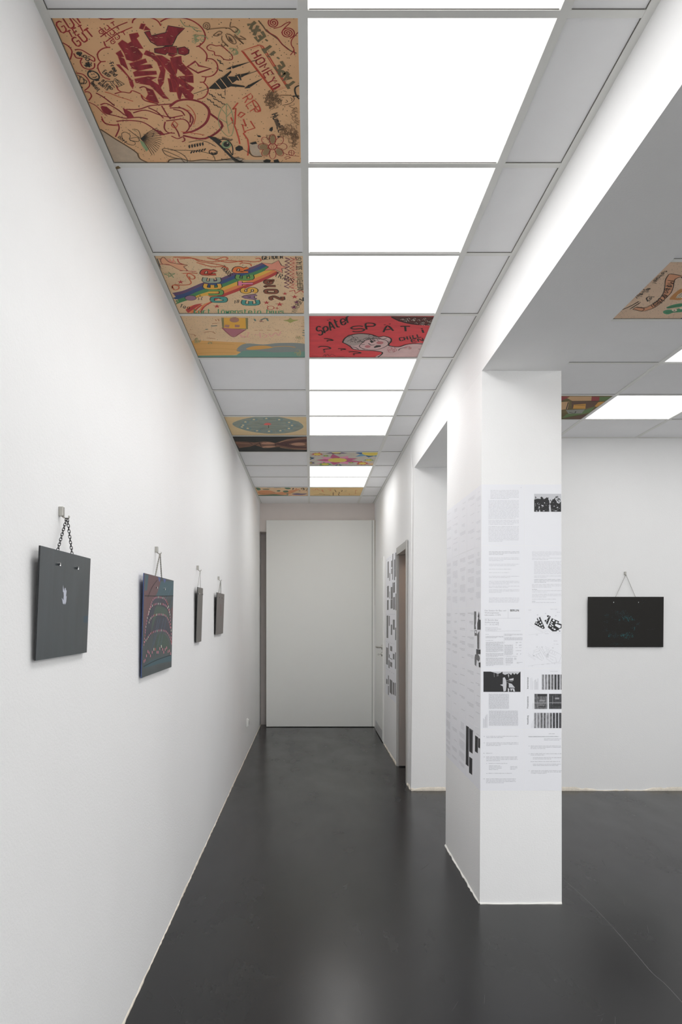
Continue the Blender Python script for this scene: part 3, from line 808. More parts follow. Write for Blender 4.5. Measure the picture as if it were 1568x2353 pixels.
a.text(R, 'GUT', (432, 528), (190, -130), (-70, -85), 0.0045)
a.lines(R, [[(330, 178), (360, 190), (455, 285)], [(760, 280), (910, 410)], [(680, 305), (845, 445)], [(690, 415), (850, 310), (995, 248)], [(750, 470), (880, 380), (1050, 305)]], 0.0028)
for ch, x, y in [('T', 825, 300), ('G', 690, 385), ('U', 755, 345), ('T', 880, 345), ('T', 735, 425), ('U', 815, 400), ('T', 945, 405), ('G', 820, 498), ('U', 870, 450)]:
    a.text(R, ch, (x, y), (40, -22), (-20, -38), 0.0026, gap=0)
a.lines(R, [[(1050, 260), (1060, 225), (1100, 198), (1180, 192), (1280, 205), (1340, 240), (1372, 290)], [(1365, 245), (1430, 210), (1520, 198), (1640, 205), (1740, 240), (1830, 310), (1870, 390), (1860, 460), (1810, 510), (1770, 525)],
    [(1790, 515), (1850, 560), (1890, 620), (1880, 690)], [(1890, 660), (1950, 665), (2000, 710), (2010, 780), (1970, 840), (1900, 865), (1830, 860)], [(1880, 865), (1860, 920), (1810, 925)], [(1850, 925), (1900, 985), (1895, 1050), (1850, 1100), (1780, 1120)],
    [(730, 465), (750, 520), (800, 535)], [(800, 530), (720, 545), (665, 590), (660, 640), (690, 690), (750, 690)], [(700, 690), (660, 740), (680, 810), (730, 870), (800, 895)], [(870, 960), (890, 1010), (930, 1035)],
    [(850, 1055), (930, 1035), (1020, 1045), (1050, 1020), (1140, 1055)], [(265, 480), (330, 520), (370, 580), (350, 670)], [(400, 560), (470, 560), (560, 610), (620, 650), (620, 690), (560, 660)], [(390, 600), (420, 650), (490, 655)],
    [(480, 660), (465, 700), (500, 760), (570, 780), (620, 760), (625, 710)], [(415, 820), (500, 840), (560, 910), (565, 970), (510, 1020)], [(510, 1035), (560, 1035), (590, 1080), (560, 1130)], [(640, 190), (720, 215), (810, 210), (860, 190)]], 0.0036)
for p in ([(1185, 360), (1245, 345), (1265, 400), (1425, 365), (1452, 288), (1640, 318), (1555, 400), (1500, 512), (1330, 515), (1255, 470)],
          [(1298, 545), (1390, 535), (1420, 520), (1550, 520), (1555, 610), (1440, 595), (1425, 615), (1300, 590)],
          [(1470, 525), (1545, 530), (1550, 610), (1500, 640), (1455, 620)], [(1560, 540), (1640, 525), (1690, 560), (1685, 600), (1640, 620), (1570, 605)],
          [(890, 490), (935, 450), (1000, 490), (1040, 465), (1015, 385), (1110, 368), (1125, 405), (1095, 430), (1172, 548), (1110, 545), (1165, 610), (1150, 660), (1060, 690), (985, 670), (960, 600)],
          [(1015, 715), (1200, 660), (1215, 700), (1120, 735), (1255, 725), (1280, 760), (1100, 800), (1320, 800), (1325, 835), (1075, 860), (1060, 815), (1110, 790), (1050, 770)],
          [(1075, 890), (1230, 860), (1330, 870), (1260, 900), (1350, 960), (1410, 1060), (1460, 1115), (1400, 1105), (1250, 960), (1090, 930)],
          [(1180, 610), (1205, 565), (1290, 600), (1380, 700), (1420, 790), (1400, 930), (1360, 1000), (1340, 900), (1370, 800), (1330, 700), (1260, 640)],
          [(1320, 620), (1380, 625), (1470, 680), (1530, 780), (1545, 870), (1490, 840), (1420, 760)], [(1450, 880), (1530, 900), (1560, 960), (1545, 1035), (1475, 1035), (1465, 950)],
          [(1478, 650), (1600, 630), (1605, 700), (1735, 840), (1650, 850), (1560, 770), (1550, 830), (1500, 760)], [(1575, 860), (1735, 850), (1738, 930), (1625, 925)],
          [(1470, 835), (1560, 870), (1745, 990), (1705, 1040), (1580, 940), (1560, 1030), (1520, 1030)], [(1540, 990), (1620, 960), (1740, 1070), (1730, 1120), (1650, 1100), (1610, 1040), (1590, 1120), (1570, 1110)],
          [(870, 725), (900, 725), (1050, 910), (1065, 960), (1055, 1000), (1030, 960), (1000, 860)], [(890, 630), (955, 660), (1005, 790), (920, 720)], [(865, 600), (915, 565), (955, 640), (900, 640)],
          [(1130, 320), (1150, 265), (1195, 270), (1170, 330)], [(1180, 340), (1200, 290), (1255, 335)], [(1200, 985), (1280, 1010), (1350, 1160), (1240, 1140), (1200, 1110), (1230, 1060)]):
    a.poly('dred', p); a.line('redl', p, 0.0022, smooth=False, closed=True)
for p in ([(1185, 360), (1245, 345), (1265, 400), (1425, 365), (1452, 288), (1640, 318), (1555, 400), (1500, 512), (1330, 515), (1255, 470)], [(1298, 545), (1390, 535), (1420, 520), (1550, 520), (1555, 610), (1440, 595), (1425, 615), (1300, 590)], [(1560, 540), (1640, 525), (1690, 560), (1685, 600), (1640, 620), (1570, 605)]): a.line('blk0', p, 0.0022, closed=True, smooth=False)
rh = random.Random(8)
for _ in range(70):
    x, y = rh.uniform(960, 1720), rh.uniform(330, 1120); l = rh.uniform(15, 45); a.line('fleck', [(x, y), (x + l, y + rh.uniform(-10, 14))], 0.0009, smooth=False)
a.line('dred', [(1670, 750), (1760, 690), (1800, 740), (1935, 770), (1790, 820)], 0.0065, smooth=False, closed=True)
# hooded face
a.lines('dred', [[(1470, 1200), (1560, 1135), (1690, 1120), (1820, 1150), (1900, 1215), (1915, 1290), (1870, 1390), (1750, 1470), (1620, 1500)], [(1915, 1270), (2065, 1415), (1870, 1560), (1620, 1525)]], 0.0075)
a.lines('dred', [[(640, 1045), (720, 1090), (800, 1150), (850, 1190)], [(690, 1180), (760, 1165), (880, 1230), (960, 1290), (1040, 1330)], [(700, 1200), (740, 1270), (850, 1300), (970, 1330), (1120, 1320), (1225, 1340)], [(870, 1365), (1000, 1355), (1150, 1370), (1250, 1420), (1330, 1480), (1400, 1510), (1500, 1490)],
    [(890, 1390), (900, 1450), (860, 1540)], [(1130, 990), (1180, 975), (1240, 1010)], [(1150, 1070), (1190, 1130), (1340, 1170)], [(980, 1230), (1120, 1230), (1250, 1190), (1350, 1180), (1500, 1170)], [(1060, 1270), (1200, 1240), (1380, 1300), (1530, 1330)], [(1230, 1210), (1330, 1260), (1400, 1330)], [(1380, 1190), (1440, 1290), (1480, 1340)],
    [(1420, 1370), (1410, 1440), (1450, 1490), (1530, 1500)], [(1430, 1360), (1520, 1350), (1620, 1340), (1680, 1380), (1690, 1440), (1640, 1500)], [(1470, 1215), (1620, 1220), (1700, 1290), (1700, 1380)], [(1500, 1390), (1560, 1480), (1580, 1540)], [(1490, 1530), (1560, 1560), (1620, 1540), (1640, 1580), (1610, 1595)], [(1570, 1200), (1680, 1260), (1735, 1340), (1700, 1430)],
    [(1470, 1330), (1560, 1310), (1620, 1300)], [(1510, 1230), (1600, 1250), (1640, 1300)]], 0.0042)
a.lines('red2', [[(1140, 1055), (1200, 1110), (1290, 1150)], [(740, 1035), (800, 1050), (900, 1090), (970, 1110), (1060, 1140)], [(1660, 1180), (1720, 1230), (1760, 1310), (1740, 1400)], [(1640, 1230), (1700, 1250)], [(1600, 1480), (1750, 1500), (1860, 1520)], [(1520, 1360), (1560, 1400), (1530, 1440), (1490, 1410), (1520, 1360)]], 0.0022)
a.poly('dred', [(700, 1190), (760, 1200), (830, 1260), (790, 1290), (730, 1260)]); a.poly('dred', [(940, 1210), (1030, 1260), (1070, 1320), (1000, 1335), (960, 1270)]); a.poly('dred', [(1290, 1450), (1380, 1480), (1420, 1520), (1360, 1520)])
a.lines('red', [[(560, 1150), (640, 1190), (710, 1260), (760, 1300)], [(700, 1310), (740, 1380), (830, 1405), (890, 1400)], [(700, 1340), (760, 1400), (890, 1415)]], 0.003)
# frame with lettering, red writing
a.line('red2', [(2280, 570), (2480, 505), (2520, 520), (2800, 975), (2640, 1030)], 0.003, smooth=False, closed=True)
a.line('red2', [(2300, 578), (2495, 520), (2780, 968), (2640, 1010)], 0.002, smooth=False, closed=True)
a.text('red', 'HOMEYФ', (2390, 610), (250, 420), (85, -45), 0.0042)
a.text('red2', 'RLP', (2290, 1110), (110, 190), (95, -60), 0.003); a.ellipse('red2', (2450, 1190), 75, 22, 1.0, w=0.003)
a.lines('red2', [[(2240, 1155), (2180, 1230), (2215, 1215), (2205, 1400), (2170, 1380)], [(2160, 1320), (2220, 1460), (2250, 1560), (2260, 1620)], [(2270, 1260), (2320, 1280), (2270, 1320), (2240, 1300), (2270, 1260)], [(2300, 1340), (2330, 1420), (2290, 1400), (2310, 1480), (2430, 1440), (2380, 1360)], [(2330, 1480), (2300, 1500), (2350, 1570), (2360, 1650), (2350, 1750)]], 0.0042, smooth=False)
a.spiral('red', (2640, 255), 62, 2.6, 0.003, 0.9); a.spiral('red', (2800, 370), 80, 3.2, 0.003, 0.8)
a.lines('red', [[(2640, 320), (2720, 300), (2780, 260), (2830, 250), (2760, 320), (2730, 370)], [(2920, 360), (2850, 440), (2840, 500), (2870, 560), (2830, 620)], [(2870, 560), (2880, 620)], [(2560, 330), (2600, 370), (2680, 420), (2740, 500), (2810, 560)]], 0.0025)
a.line('red', [(1890, 530), (1930, 500), (1990, 515), (2050, 515), (2110, 560), (2170, 620), (2170, 670), (2090, 670), (2040, 630), (1980, 620), (1970, 580), (1910, 565)], 0.0028, closed=True)
# olive tape lettering
a.text('olive', 'TAPE.iT.EXY', (2890, 940), (-470, -720), (-75, 58), 0.0085, gap=0.25)
# green sketches
for p in ([(1590, 220), (1640, 290), (1720, 300), (1790, 320)], [(1720, 300), (1760, 340), (1830, 350)], [(1740, 430), (1790, 400), (1860, 400), (1900, 440)], [(2240, 330), (2260, 360), (2220, 390)], [(2140, 540), (2200, 550), (2240, 600), (2180, 620)],
          [(2110, 1170), (2060, 1210), (2020, 1320), (2040, 1440), (2120, 1530), (2180, 1500), (2190, 1360), (2160, 1230), (2110, 1160)], [(2110, 1170), (2110, 1330), (2140, 1500)], [(2060, 1230), (2110, 1290)], [(2170, 1250), (2115, 1310)], [(2030, 1330), (2115, 1380)], [(2190, 1360), (2120, 1420)]):
    a.line('green', p, 0.0018)
a.scribble('green', (1790, 430), 70, 60, 16, 0.0012); a.scribble('green', (2190, 580), 60, 40, 12, 0.0012); a.scribble('green', (2240, 360), 30, 40, 8, 0.0012)
a.poly('green', [(1130, 1570), (1180, 1600), (1230, 1680), (1210, 1705), (1160, 1640)]); a.poly('green', [(1140, 1545), (1100, 1480), (1040, 1455), (1090, 1470)])
# black drawings
a.poly('black', [(1905, 995), (2030, 880), (2070, 865), (2085, 850), (2160, 790), (2165, 810), (2120, 860), (2230, 860), (2240, 890), (2170, 940), (2310, 965), (2320, 980), (2160, 970), (2080, 1000), (1990, 1000)])
a.poly('black', [(2205, 845), (2260, 830), (2280, 900), (2235, 905)]); a.poly('black', [(2270, 835), (2390, 805), (2280, 870)]); a.poly('black', [(2100, 780), (2165, 745), (2160, 775)]); a.poly('black', [(2310, 995), (2360, 950), (2380, 985)])
a.poly('black', [(2165, 745), (2390, 690), (2180, 770)]); a.poly('black', [(2360, 955), (2500, 885), (2380, 975)])
a.lines('tan', [[(1985, 920), (2050, 1000)], [(2040, 880), (2120, 985)], [(2120, 860), (2180, 940)], [(2230, 850), (2262, 900)]], 0.0022, smooth=False)
a.lines('black', [[(1740, 1055), (1905, 995)], [(2390, 690), (2450, 675)], [(2250, 870), (2470, 790)], [(2380, 975), (2510, 885)], [(2095, 1070), (2095, 1000)]], 0.0016, smooth=False)
for (x, y) in [(2005, 660), (2030, 690), (2020, 770), (1910, 1040), (1940, 1060), (2010, 1045), (2050, 1075), (1890, 1100), (1925, 1125), (1960, 1095), (2010, 1120), (2050, 1145), (1960, 1160), (2000, 1180)]:
    a.line('black', [(x, y), (x + 14, y + 22), (x + 34, y + 22), (x + 45, y + 36)], 0.0028, taper=True)
a.text('black', 'Free', (790, 715), (55, 95), (38, -18), 0.0022, smooth=True); a.text('black', 'and', (790, 810), (60, 50), (35, -25), 0.002, smooth=True); a.text('black', 'Easy', (715, 815), (75, 55), (30, -30), 0.002, smooth=True)
a.text('black', 'stamp', (700, 910), (110, 105), (32, -28), 0.0018, smooth=True); a.text('black', 'adels', (665, 940), (100, 75), (28, -28), 0.0018, smooth=True); a.text('black', 'Begleit', (580, 935), (80, 95), (30, -28), 0.0018, smooth=True)
a.line('black', [(850, 880), (960, 945), (880, 980), (830, 930)], 0.002, smooth=False, closed=True); a.lines('black', [[(855, 900), (900, 960)], [(870, 895), (930, 955)], [(800, 920), (850, 985)], [(765, 910), (830, 915)]], 0.0018)
a.ellipse('black', (612, 848), 70, 44, 0.5, w=0.0038); a.poly('black', [(545, 800), (570, 785), (605, 795), (575, 815)]); a.poly('black', [(620, 890), (660, 880), (680, 905), (640, 912)]); a.lines('black', [[(585, 830), (600, 840)], [(610, 825), (625, 835)], [(600, 865), (630, 870), (650, 855)]], 0.002)
a.scribble('black', (450, 605), 26, 22, 14, 0.002, 0.5); a.ellipse('black', (515, 632), 18, 14, w=0.0022); a.ellipse('black', (545, 665), 20, 16, w=0.0022); a.scribble('black', (548, 725), 38, 26, 14, 0.002, 0.5); a.lines('black', [[(545, 630), (580, 640)], [(470, 630), (500, 640)]], 0.002)
a.lines('black', [[(425, 840), (460, 860), (455, 920), (480, 940)], [(450, 860), (500, 880), (500, 940), (470, 930)], [(490, 890), (535, 910), (520, 940), (480, 930)], [(440, 930), (490, 990)]], 0.0018)
for k in range(15):
    an = -0.75 + k * 0.125; a.line('black', [(1145, 1560), (1145 + 110 * math.cos(an), 1560 + 90 * math.sin(an) - 10), (1145 + 235 * math.cos(an * 0.95 + 0.05), 1560 + 200 * math.sin(an) + 15)], 0.0016)
a.lines('black', [[(1000, 1455), (1060, 1500), (1145, 1560)], [(930, 1500), (970, 1485), (1025, 1520), (1020, 1570), (1080, 1600), (1070, 1630), (1000, 1620), (940, 1560), (930, 1500)], [(1010, 1560), (1110, 1545), (1120, 1590), (1020, 1580)], [(1065, 1450), (1120, 1470), (1145, 1550)], [(1270, 1500), (1295, 1500), (1270, 1540)]], 0.0016)
a.text('black', 'DoIT', (888, 1545), (75, 70), (26, -18), 0.0018)
a.lines('black', [[(1385, 1680), (1420, 1670), (1520, 1690), (1620, 1740), (1665, 1790), (1665, 1825), (1630, 1820), (1600, 1790), (1500, 1770), (1420, 1735), (1385, 1680)], [(1400, 1690), (1500, 1730), (1610, 1780)], [(1480, 1688), (1670, 1690)], [(1670, 1690), (1800, 1700), (1950, 1740), (1985, 1810)], [(1685, 1600), (1800, 1580), (1900, 1600), (1990, 1650)]], 0.0018)
for k in range(6):
    x = 1690 + k * 30; a.poly('black', [(x, 1670 - k * 6), (x - 10, 1640 - k * 6), (x + 8, 1625 - k * 6), (x + 14, 1660 - k * 6)]); a.poly('black', [(x + 10, 1720 - k * 6), (x + 30, 1695 - k * 6), (x + 40, 1700 - k * 6), (x + 24, 1728 - k * 6)])
a.ellipse('black', (1960, 1712), 46, 26, 0.2, w=0.003); a.poly('black', [(1935, 1705), (1960, 1725), (2000, 1710), (1990, 1735), (1940, 1735)])
for k in range(7): a.line('black', [(1900 + k * 14, 1530 + k * 8), (2010 + k * 14, 1620 + k * 10), (2130 + k * 14, 1740 + k * 8), (2230 + k * 20, 1838)], 0.0022)
a.poly('black', [(1900, 1530), (1990, 1545), (2060, 1590), (2030, 1620), (1960, 1580)])
a.line('black', [(1930, 1560), (2030, 1570), (2110, 1570), (2175, 1640), (2180, 1740), (2160, 1720), (2130, 1680), (2060, 1660), (2000, 1610)], 0.003)
a.ellipse('green', (2110, 1625), 55, 45); a.ellipse('black', (2110, 1622), 36, 30); a.ellipse('cream2', (2122, 1608), 9, 7)
for k in range(12): a.line('black', [(2060 + k * 9, 1572 + (k // 6) * k), (2065 + k * 11, 1535 + k * 3)], 0.0014)
a.poly('black', [(2210, 1660), (2250, 1635), (2290, 1650), (2300, 1680), (2255, 1700), (2215, 1690)]); a.ellipse('green', (2255, 1668), 28, 18); a.line('black', [(2300, 1680), (2380, 1730)], 0.0016)
a.lines('black', [[(2050, 1790), (2150, 1800), (2270, 1780), (2300, 1790), (2270, 1810)], [(2130, 1845), (2240, 1835)]], 0.0022)
a.poly('black', [(2600, 1440), (2630, 1425), (2632, 1460), (2618, 1480), (2590, 1465)]); a.poly('black', [(2450, 1520), (2490, 1525), (2500, 1540), (2470, 1540)]); a.poly('black', [(2370, 1610), (2440, 1590), (2455, 1615), (2400, 1625)]); a.poly('black', [(2680, 1530), (2730, 1528), (2690, 1550)])
for p in ([(2520, 1810), (2560, 1790), (2610, 1800), (2600, 1830), (2540, 1825)], [(2640, 1800), (2690, 1790), (2710, 1830), (2650, 1838)], [(2560, 1840), (2720, 1835), (2720, 1850), (2560, 1850)]): a.poly('black', p)
a.text('black', 'HummEL', (2620, 1290), (80, 200), (65, -22), 0.0032)
a.scribble('grey', (2630, 1120), 95, 100, 120, 0.0010, 0.18); a.poly('tan', [(2720, 1070), (2840, 1075), (2870, 1110), (2830, 1160), (2730, 1180), (2690, 1120)])
a.line('grey', [(2720, 1070), (2840, 1075), (2875, 1110), (2830, 1160), (2740, 1185)], 0.0016); a.lines('grey', [[(2700, 1110), (2740, 1130)], [(2730, 1090), (2760, 1095)], [(2780, 1120), (2800, 1140), (2770, 1150)], [(2830, 1095), (2850, 1110), (2840, 1130)]], 0.002)
a.lines('black', [[(2930, 960), (2890, 980), (2880, 1020), (2900, 1080), (2930, 1110)], [(2860, 1080), (2930, 1080)]], 0.004)
for k in range(22):
    x0_, y0_ = 2930 - random.random() * 60, 1180 + k * 22; a.line('grey', [(x0_, y0_), (x0_ - random.uniform(20, 70), y0_ + 10), (x0_ - random.uniform(-20, 60), y0_ + 45)], 0.0012)
a.scribble('grey', (2790, 1480), 90, 60, 26, 0.0011, 0.5); a.scribble('grey', (2870, 1560), 50, 90, 20, 0.0011, 0.5); a.scribble('grey', (2600, 1540), 50, 22, 10, 0.0012, 0.6)
# flower of patterned petals
for k in range(8):
    an = k * 0.785; c = (2630 + 105 * math.cos(an), 1650 + 82 * math.sin(an))
    if k in (1, 3, 4, 6): a.ellipse('olive2', c, 44, 30, an)
    a.ellipse('red', c, 58, 38, an, w=0.002)
a.ellipse('red', (2630, 1650), 46, 36, w=0.0026); a.star('red', (2630, 1650), 30, w=0.0016)
a.lines('red', [[(2740, 1710), (2810, 1745), (2930, 1760)], [(2760, 1780), (2800, 1760), (2830, 1775), (2770, 1790)]], 0.002); a.ellipse('red', (2842, 1720), 32, 28, w=0.0022); a.lines('red', [[(2815, 1715), (2870, 1725)], [(2842, 1695), (2842, 1748)]], 0.0015)
# winged figure sketch
a.spiral('grey', (1880, 290), 48, 2.2, 0.0018); a.lines('grey', [[(1880, 330), (1960, 320), (2080, 310), (2150, 320), (2200, 360), (2240, 330), (2200, 300), (2150, 300), (2160, 240)], [(1960, 395), (2020, 350), (2060, 365), (2010, 400), (1960, 395)], [(2100, 380), (2130, 450), (2190, 490), (2220, 470), (2170, 400), (2110, 375)], [(2190, 400), (2300, 490), (2270, 460), (2200, 385)], [(2060, 400), (2060, 450), (2130, 520), (2090, 490)], [(2240, 430), (2330, 440), (2260, 400)], [(2050, 490), (2070, 520), (2100, 500)]], 0.002)
a.poly('grey', [(2130, 400), (2170, 440), (2190, 480), (2140, 450)]); a.poly('grey', [(2000, 385), (2035, 370), (2020, 395)])
a.build(b, {'cream': ('bare_patches', CREAM), 'brown': ('torn_edge_lines', BRN), 'red': ('red_drawing', RED), 'dred': ('dark_red_drawing', DRED), 'redl': ('red_outlines', am('redl', (150, 52, 48))), 'blk0': ('black_outlines', BLK), 'fleck': ('bare_flecks', TANM), 'red2': ('thin_red_drawing', ORED), 'olive': ('olive_tape_lettering', OLV), 'green': ('green_sketches', GRN),
    'black': ('black_drawing', BLK), 'tan': ('tan_gaps', TANM), 'cream2': ('eye_highlight', CREAM), 'grey': ('pencil_drawing', BRN), 'olive2': ('olive_petals', am('olive2', (140, 116, 82)))})
# crumbled corner showing at the tee
V, Fc = [], []
p0 = CS.at(271, 383); mesh_obj('board_chip', [tuple(p0 + Vector(v)) for v in [(-0.008, 0.004, -0.0045), (0.010, 0.0, -0.0045), (0.004, -0.012, -0.0042), (-0.006, -0.006, -0.0048), (0.0, -0.002, -0.009)]], [(0, 1, 4), (1, 2, 4), (2, 3, 4), (3, 0, 4), (3, 2, 1, 0)], mat('chip', (120, 100, 70), 0.9), b)

# ---- rainbow tile
b, a = painted((0, 2), TAN2, 'tan ceiling tile with a rainbow, a star and the words Queer Easter 2019', (340, 570, 4.126))
def band(lay, top, bot): a.poly(lay, top + bot[::-1])
X = [(235, 250, 300, 400, 520, 700, 850, 980, 1080)]
base = [(235, 425), (330, 405), (430, 365), (530, 325), (680, 290), (820, 230), (980, 180), (1080, 140)]
offs = {'purple': (0, 0.0, 0.14), 'blue': (1, 0.14, 0.32), 'green': (2, 0.32, 0.50), 'yellow': (3, 0.50, 0.68), 'orange': (4, 0.68, 0.84), 'redp': (5, 0.84, 1.0)}
endl = [(380, 615), (440, 575), (520, 525), (620, 500), (760, 445), (930, 380), (1120, 300), (1250, 235)]
for lay, (_, f0, f1) in offs.items():
    mid = lambda f: [(p[0] + (q[0] - p[0]) * f, p[1] + (q[1] - p[1]) * f) for p, q in zip(base, endl)]
    band(lay, smooth_pts(mid(f0)), smooth_pts(mid(f1)))
a.poly('tan', [(245, 560), (330, 610), (380, 560), (470, 530), (560, 520), (600, 490), (560, 450), (430, 480), (300, 520)], True)
a.lines('orange', [[(390, 612), (440, 580), (450, 540), (520, 500), (600, 480)], [(410, 616), (460, 575), (500, 530), (560, 505)], [(450, 618), (500, 580), (530, 540), (600, 510)]], 0.008)
a.lines('redp', [[(500, 610), (530, 560), (590, 520), (640, 505)], [(430, 612), (470, 570), (510, 540)]], 0.008); a.line('yellow', [(285, 560), (350, 550), (420, 510), (450, 490)], 0.009); a.scribble('green', (330, 520), 70, 22, 16, 0.004, 0.6); a.line('blue', [(250, 480), (330, 455), (430, 420), (530, 400)], 0.02); a.line('purple', [(235, 430), (330, 420), (430, 380), (530, 335)], 0.012)
a.poly('pink', [(1075, 138), (1175, 148), (1240, 115), (1268, 165), (1325, 180), (1270, 195), (1278, 238), (1210, 205), (1105, 212), (1145, 178)])
a.line('ink', [(1075, 138), (1175, 148), (1240, 115), (1268, 165), (1325, 180), (1270, 195), (1278, 238), (1210, 205), (1105, 212), (1145, 178)], 0.003, smooth=False, closed=True)
# balloon letters, read with the head turned: columns run upward
def balloon(ch, c, lay, w=78, h=62, th=0.030):
    x, y = c; o = (x + w / 2, y + h / 2); bvec = (0, -h); up = (-w, 0)
    a.text('ink', ch, o, bvec, up, th + 0.007, gap=0, smooth=True); L2.append((ch, o, bvec, up, lay, th))
L2 = []
for ch, c, lay in [('Q', (672, 488), 'teal'), ('U', (635, 420), 'green2'), ('E', (612, 358), 'yellow2'), ('E', (605, 298), 'greyg'), ('R', (585, 228), 'red3'),
                   ('E', (975, 512), 'teal'), ('A', (970, 463), 'mauve'), ('S', (960, 402), 'yellow2'), ('T', (935, 335), 'pink2'), ('E', (918, 272), 'green2'), ('R', (890, 205), 'orange2')]:
    balloon(ch, c, lay, 122, 40, 0.016)
for ch, c, w_ in [('2', (1222, 475), 110), ('0', (1168, 411), 100), ('1', (1165, 360), 95), ('9', (1168, 322), 100)]: balloon(ch, c, 'brown2', w_, 30, 0.014)
for ch, o, bv, up, lay, th in L2: a.text(lay, ch, o, bv, up, th, gap=0, smooth=True)
a.ellipse('mauve', (405, 472), 52, 22); a.ellipse('ink', (405, 472), 54, 24, w=0.003); a.star('ink', (495, 470), 28, w=0.003)
a.line('greens', [(155, 245), (255, 240), (195, 275), (200, 228), (245, 278)], 0.006, smooth=False, closed=True)
a.scribble('pink', (190, 130), 60, 22, 12, 0.004, 0.8)
for p in ([(100, 100), (170, 120), (240, 150), (330, 200), (380, 215)], [(110, 150), (200, 160), (290, 180), (360, 215), (460, 220)], [(280, 100), (300, 140), (370, 165), (300, 150), (230, 150)], [(150, 85), (140, 110), (180, 140)], [(330, 180), (350, 210), (300, 215)]): a.line('redp', p, 0.0045)
a.poly('pinkf', [(150, 85), (200, 130), (290, 150), (375, 160), (340, 175), (370, 210), (300, 205), (200, 155), (140, 150), (120, 110)], True)
a.line('brown3', [(150, 85), (200, 130), (290, 150), (375, 160), (340, 175), (370, 210), (300, 205), (200, 155), (140, 150), (120, 110)], 0.003, closed=True)
for p in ([(300, 100), (420, 95), (500, 130), (640, 150), (720, 170), (760, 195), (740, 205)], [(240, 85), (400, 90), (520, 120), (640, 130), (720, 115), (800, 120), (900, 130)], [(560, 90), (680, 120), (760, 135), (830, 130), (900, 120), (1000, 130), (1070, 120), (1060, 95), (1020, 100)], [(460, 135), (600, 175), (700, 175), (760, 190)], [(640, 110), (720, 85), (760, 95), (740, 105)], [(870, 150), (900, 140), (970, 150), (980, 170)], [(330, 240), (420, 235), (470, 240)], [(230, 380), (240, 350), (290, 360), (290, 385), (250, 395), (230, 360)], [(250, 345), (320, 350), (390, 345), (410, 320), (370, 260), (390, 240), (440, 265), (440, 290), (400, 290), (395, 270)]):
    a.line('redo', p, 0.005)
for c, r, l in [((310, 322), 34, 'redp'), ((655, 552), 34, 'redp'), ((1125, 517), 34, 'redp'), ((1250, 533), 38, 'redp'), ((1300, 432), 28, 'redp'), ((1392, 462), 34, 'redp'), ((1410, 512), 30, 'maroon'), ((1385, 560), 34, 'maroon')]: a.star(l, c, r, sq=0.6, inner=0.35)
a.ellipse('redp', (1165, 566), 32, 16, w=0.004); a.lines('redp', [[(1130, 545), (1145, 556)], [(1197, 570), (1245, 570)], [(1225, 560), (1225, 580)], [(1125, 590), (1142, 576)]], 0.004, smooth=False)
for k, x in enumerate((1325, 1370, 1400)):
    lay = ('maroon', 'redp', 'pink')[k]; z = []
    for i in range(18): z.append((x + (22 if i % 2 else -22) - (i * 0.5), 90 + i * 17 + (i > 12) * k * 4))
    a.line(lay, z, 0.0055, smooth=False)
a.line('redp', [(1340, 410), (1390, 400), (1400, 430), (1450, 400), (1480, 420)], 0.007, smooth=False)
a.text('ink', 'TRANS', (1200, 265), (170, 70), (20, -38), 0.0036); a.text('ink', 'TRANS', (690, 190), (80, 80), (34, -26), 0.0036)
a.text('ink', 'QUEERFEMINIST SOCIALIST', (1472, 400), (-20, -318), (-50, 0), 0.0032, gap=0.25)
a.text('ink', 'INTERSEX', (1400, 615), (75, -125), (-38, -12), 0.004); a.text('ink', 'GENDER', (1085, 110), (195, -12), (0, -34), 0.0045); a.text('ink', '18', (815, 525), (45, -8), (5, -28), 0.003)
a.text('ink', 'Tag', (300, 560), (90, 20), (12, -30), 0.0035, smooth=True); a.text('greens', 'kurt löwenstein haus', (440, 618), (845, 4), (0, -42), 0.0045, smooth=True)
a.line('navy', [(1300, 622), (1485, 624)], 0.012, smooth=False); a.poly('navy', [(90, 95), (130, 200), (110, 170), (85, 100)]); a.poly('ink', [(1465, 470), (1486, 462), (1486, 505), (1468, 500)])
a.build(b, {'purple': ('purple_band', am('purple', (98, 74, 104))), 'blue': ('blue_band', am('blue', (58, 78, 118))), 'green': ('green_band', am('greenb', (72, 128, 84))), 'yellow': ('yellow_band', am('yellow', (226, 168, 74))), 'orange': ('orange_band', am('orange', (220, 128, 78))), 'redp': ('red_band', am('redb', (176, 66, 62))),
    'tan': ('tan_cover', am('tan2', (212, 183, 146))), 'pink': ('pink_star', am('pink', (224, 140, 118))), 'ink': ('black_outlines', BLK), 'teal': ('teal_letters', am('teal', (74, 142, 132))), 'green2': ('green_letters', am('green2', (104, 148, 82))), 'yellow2': ('yellow_letters', am('yellow2', (224, 164, 70))), 'greyg': ('grey_letter', am('greyg', (146, 156, 138))), 'red3': ('red_letter', am('red3', (182, 72, 54))),
    'mauve': ('mauve_letter', am('mauve', (140, 108, 128))), 'pink2': ('pink_letter', am('pink2', (212, 120, 150))), 'orange2': ('orange_letter', am('orange2', (222, 116, 62))), 'brown2': ('brown_numerals', am('brown2', (128, 76, 56))), 'greens': ('green_writing', am('greens', (72, 140, 100))), 'pinkf': ('pink_hand', am('pinkf', (212, 160, 124))), 'brown3': ('brown_outline', am('brown3', (128, 70, 56))),
    'redo': ('orange_swirls', am('redo', (190, 92, 62))), 'maroon': ('maroon_zigzag', am('maroon', (116, 58, 84))), 'navy': ('navy_edge', am('navy', (52, 74, 84)))})

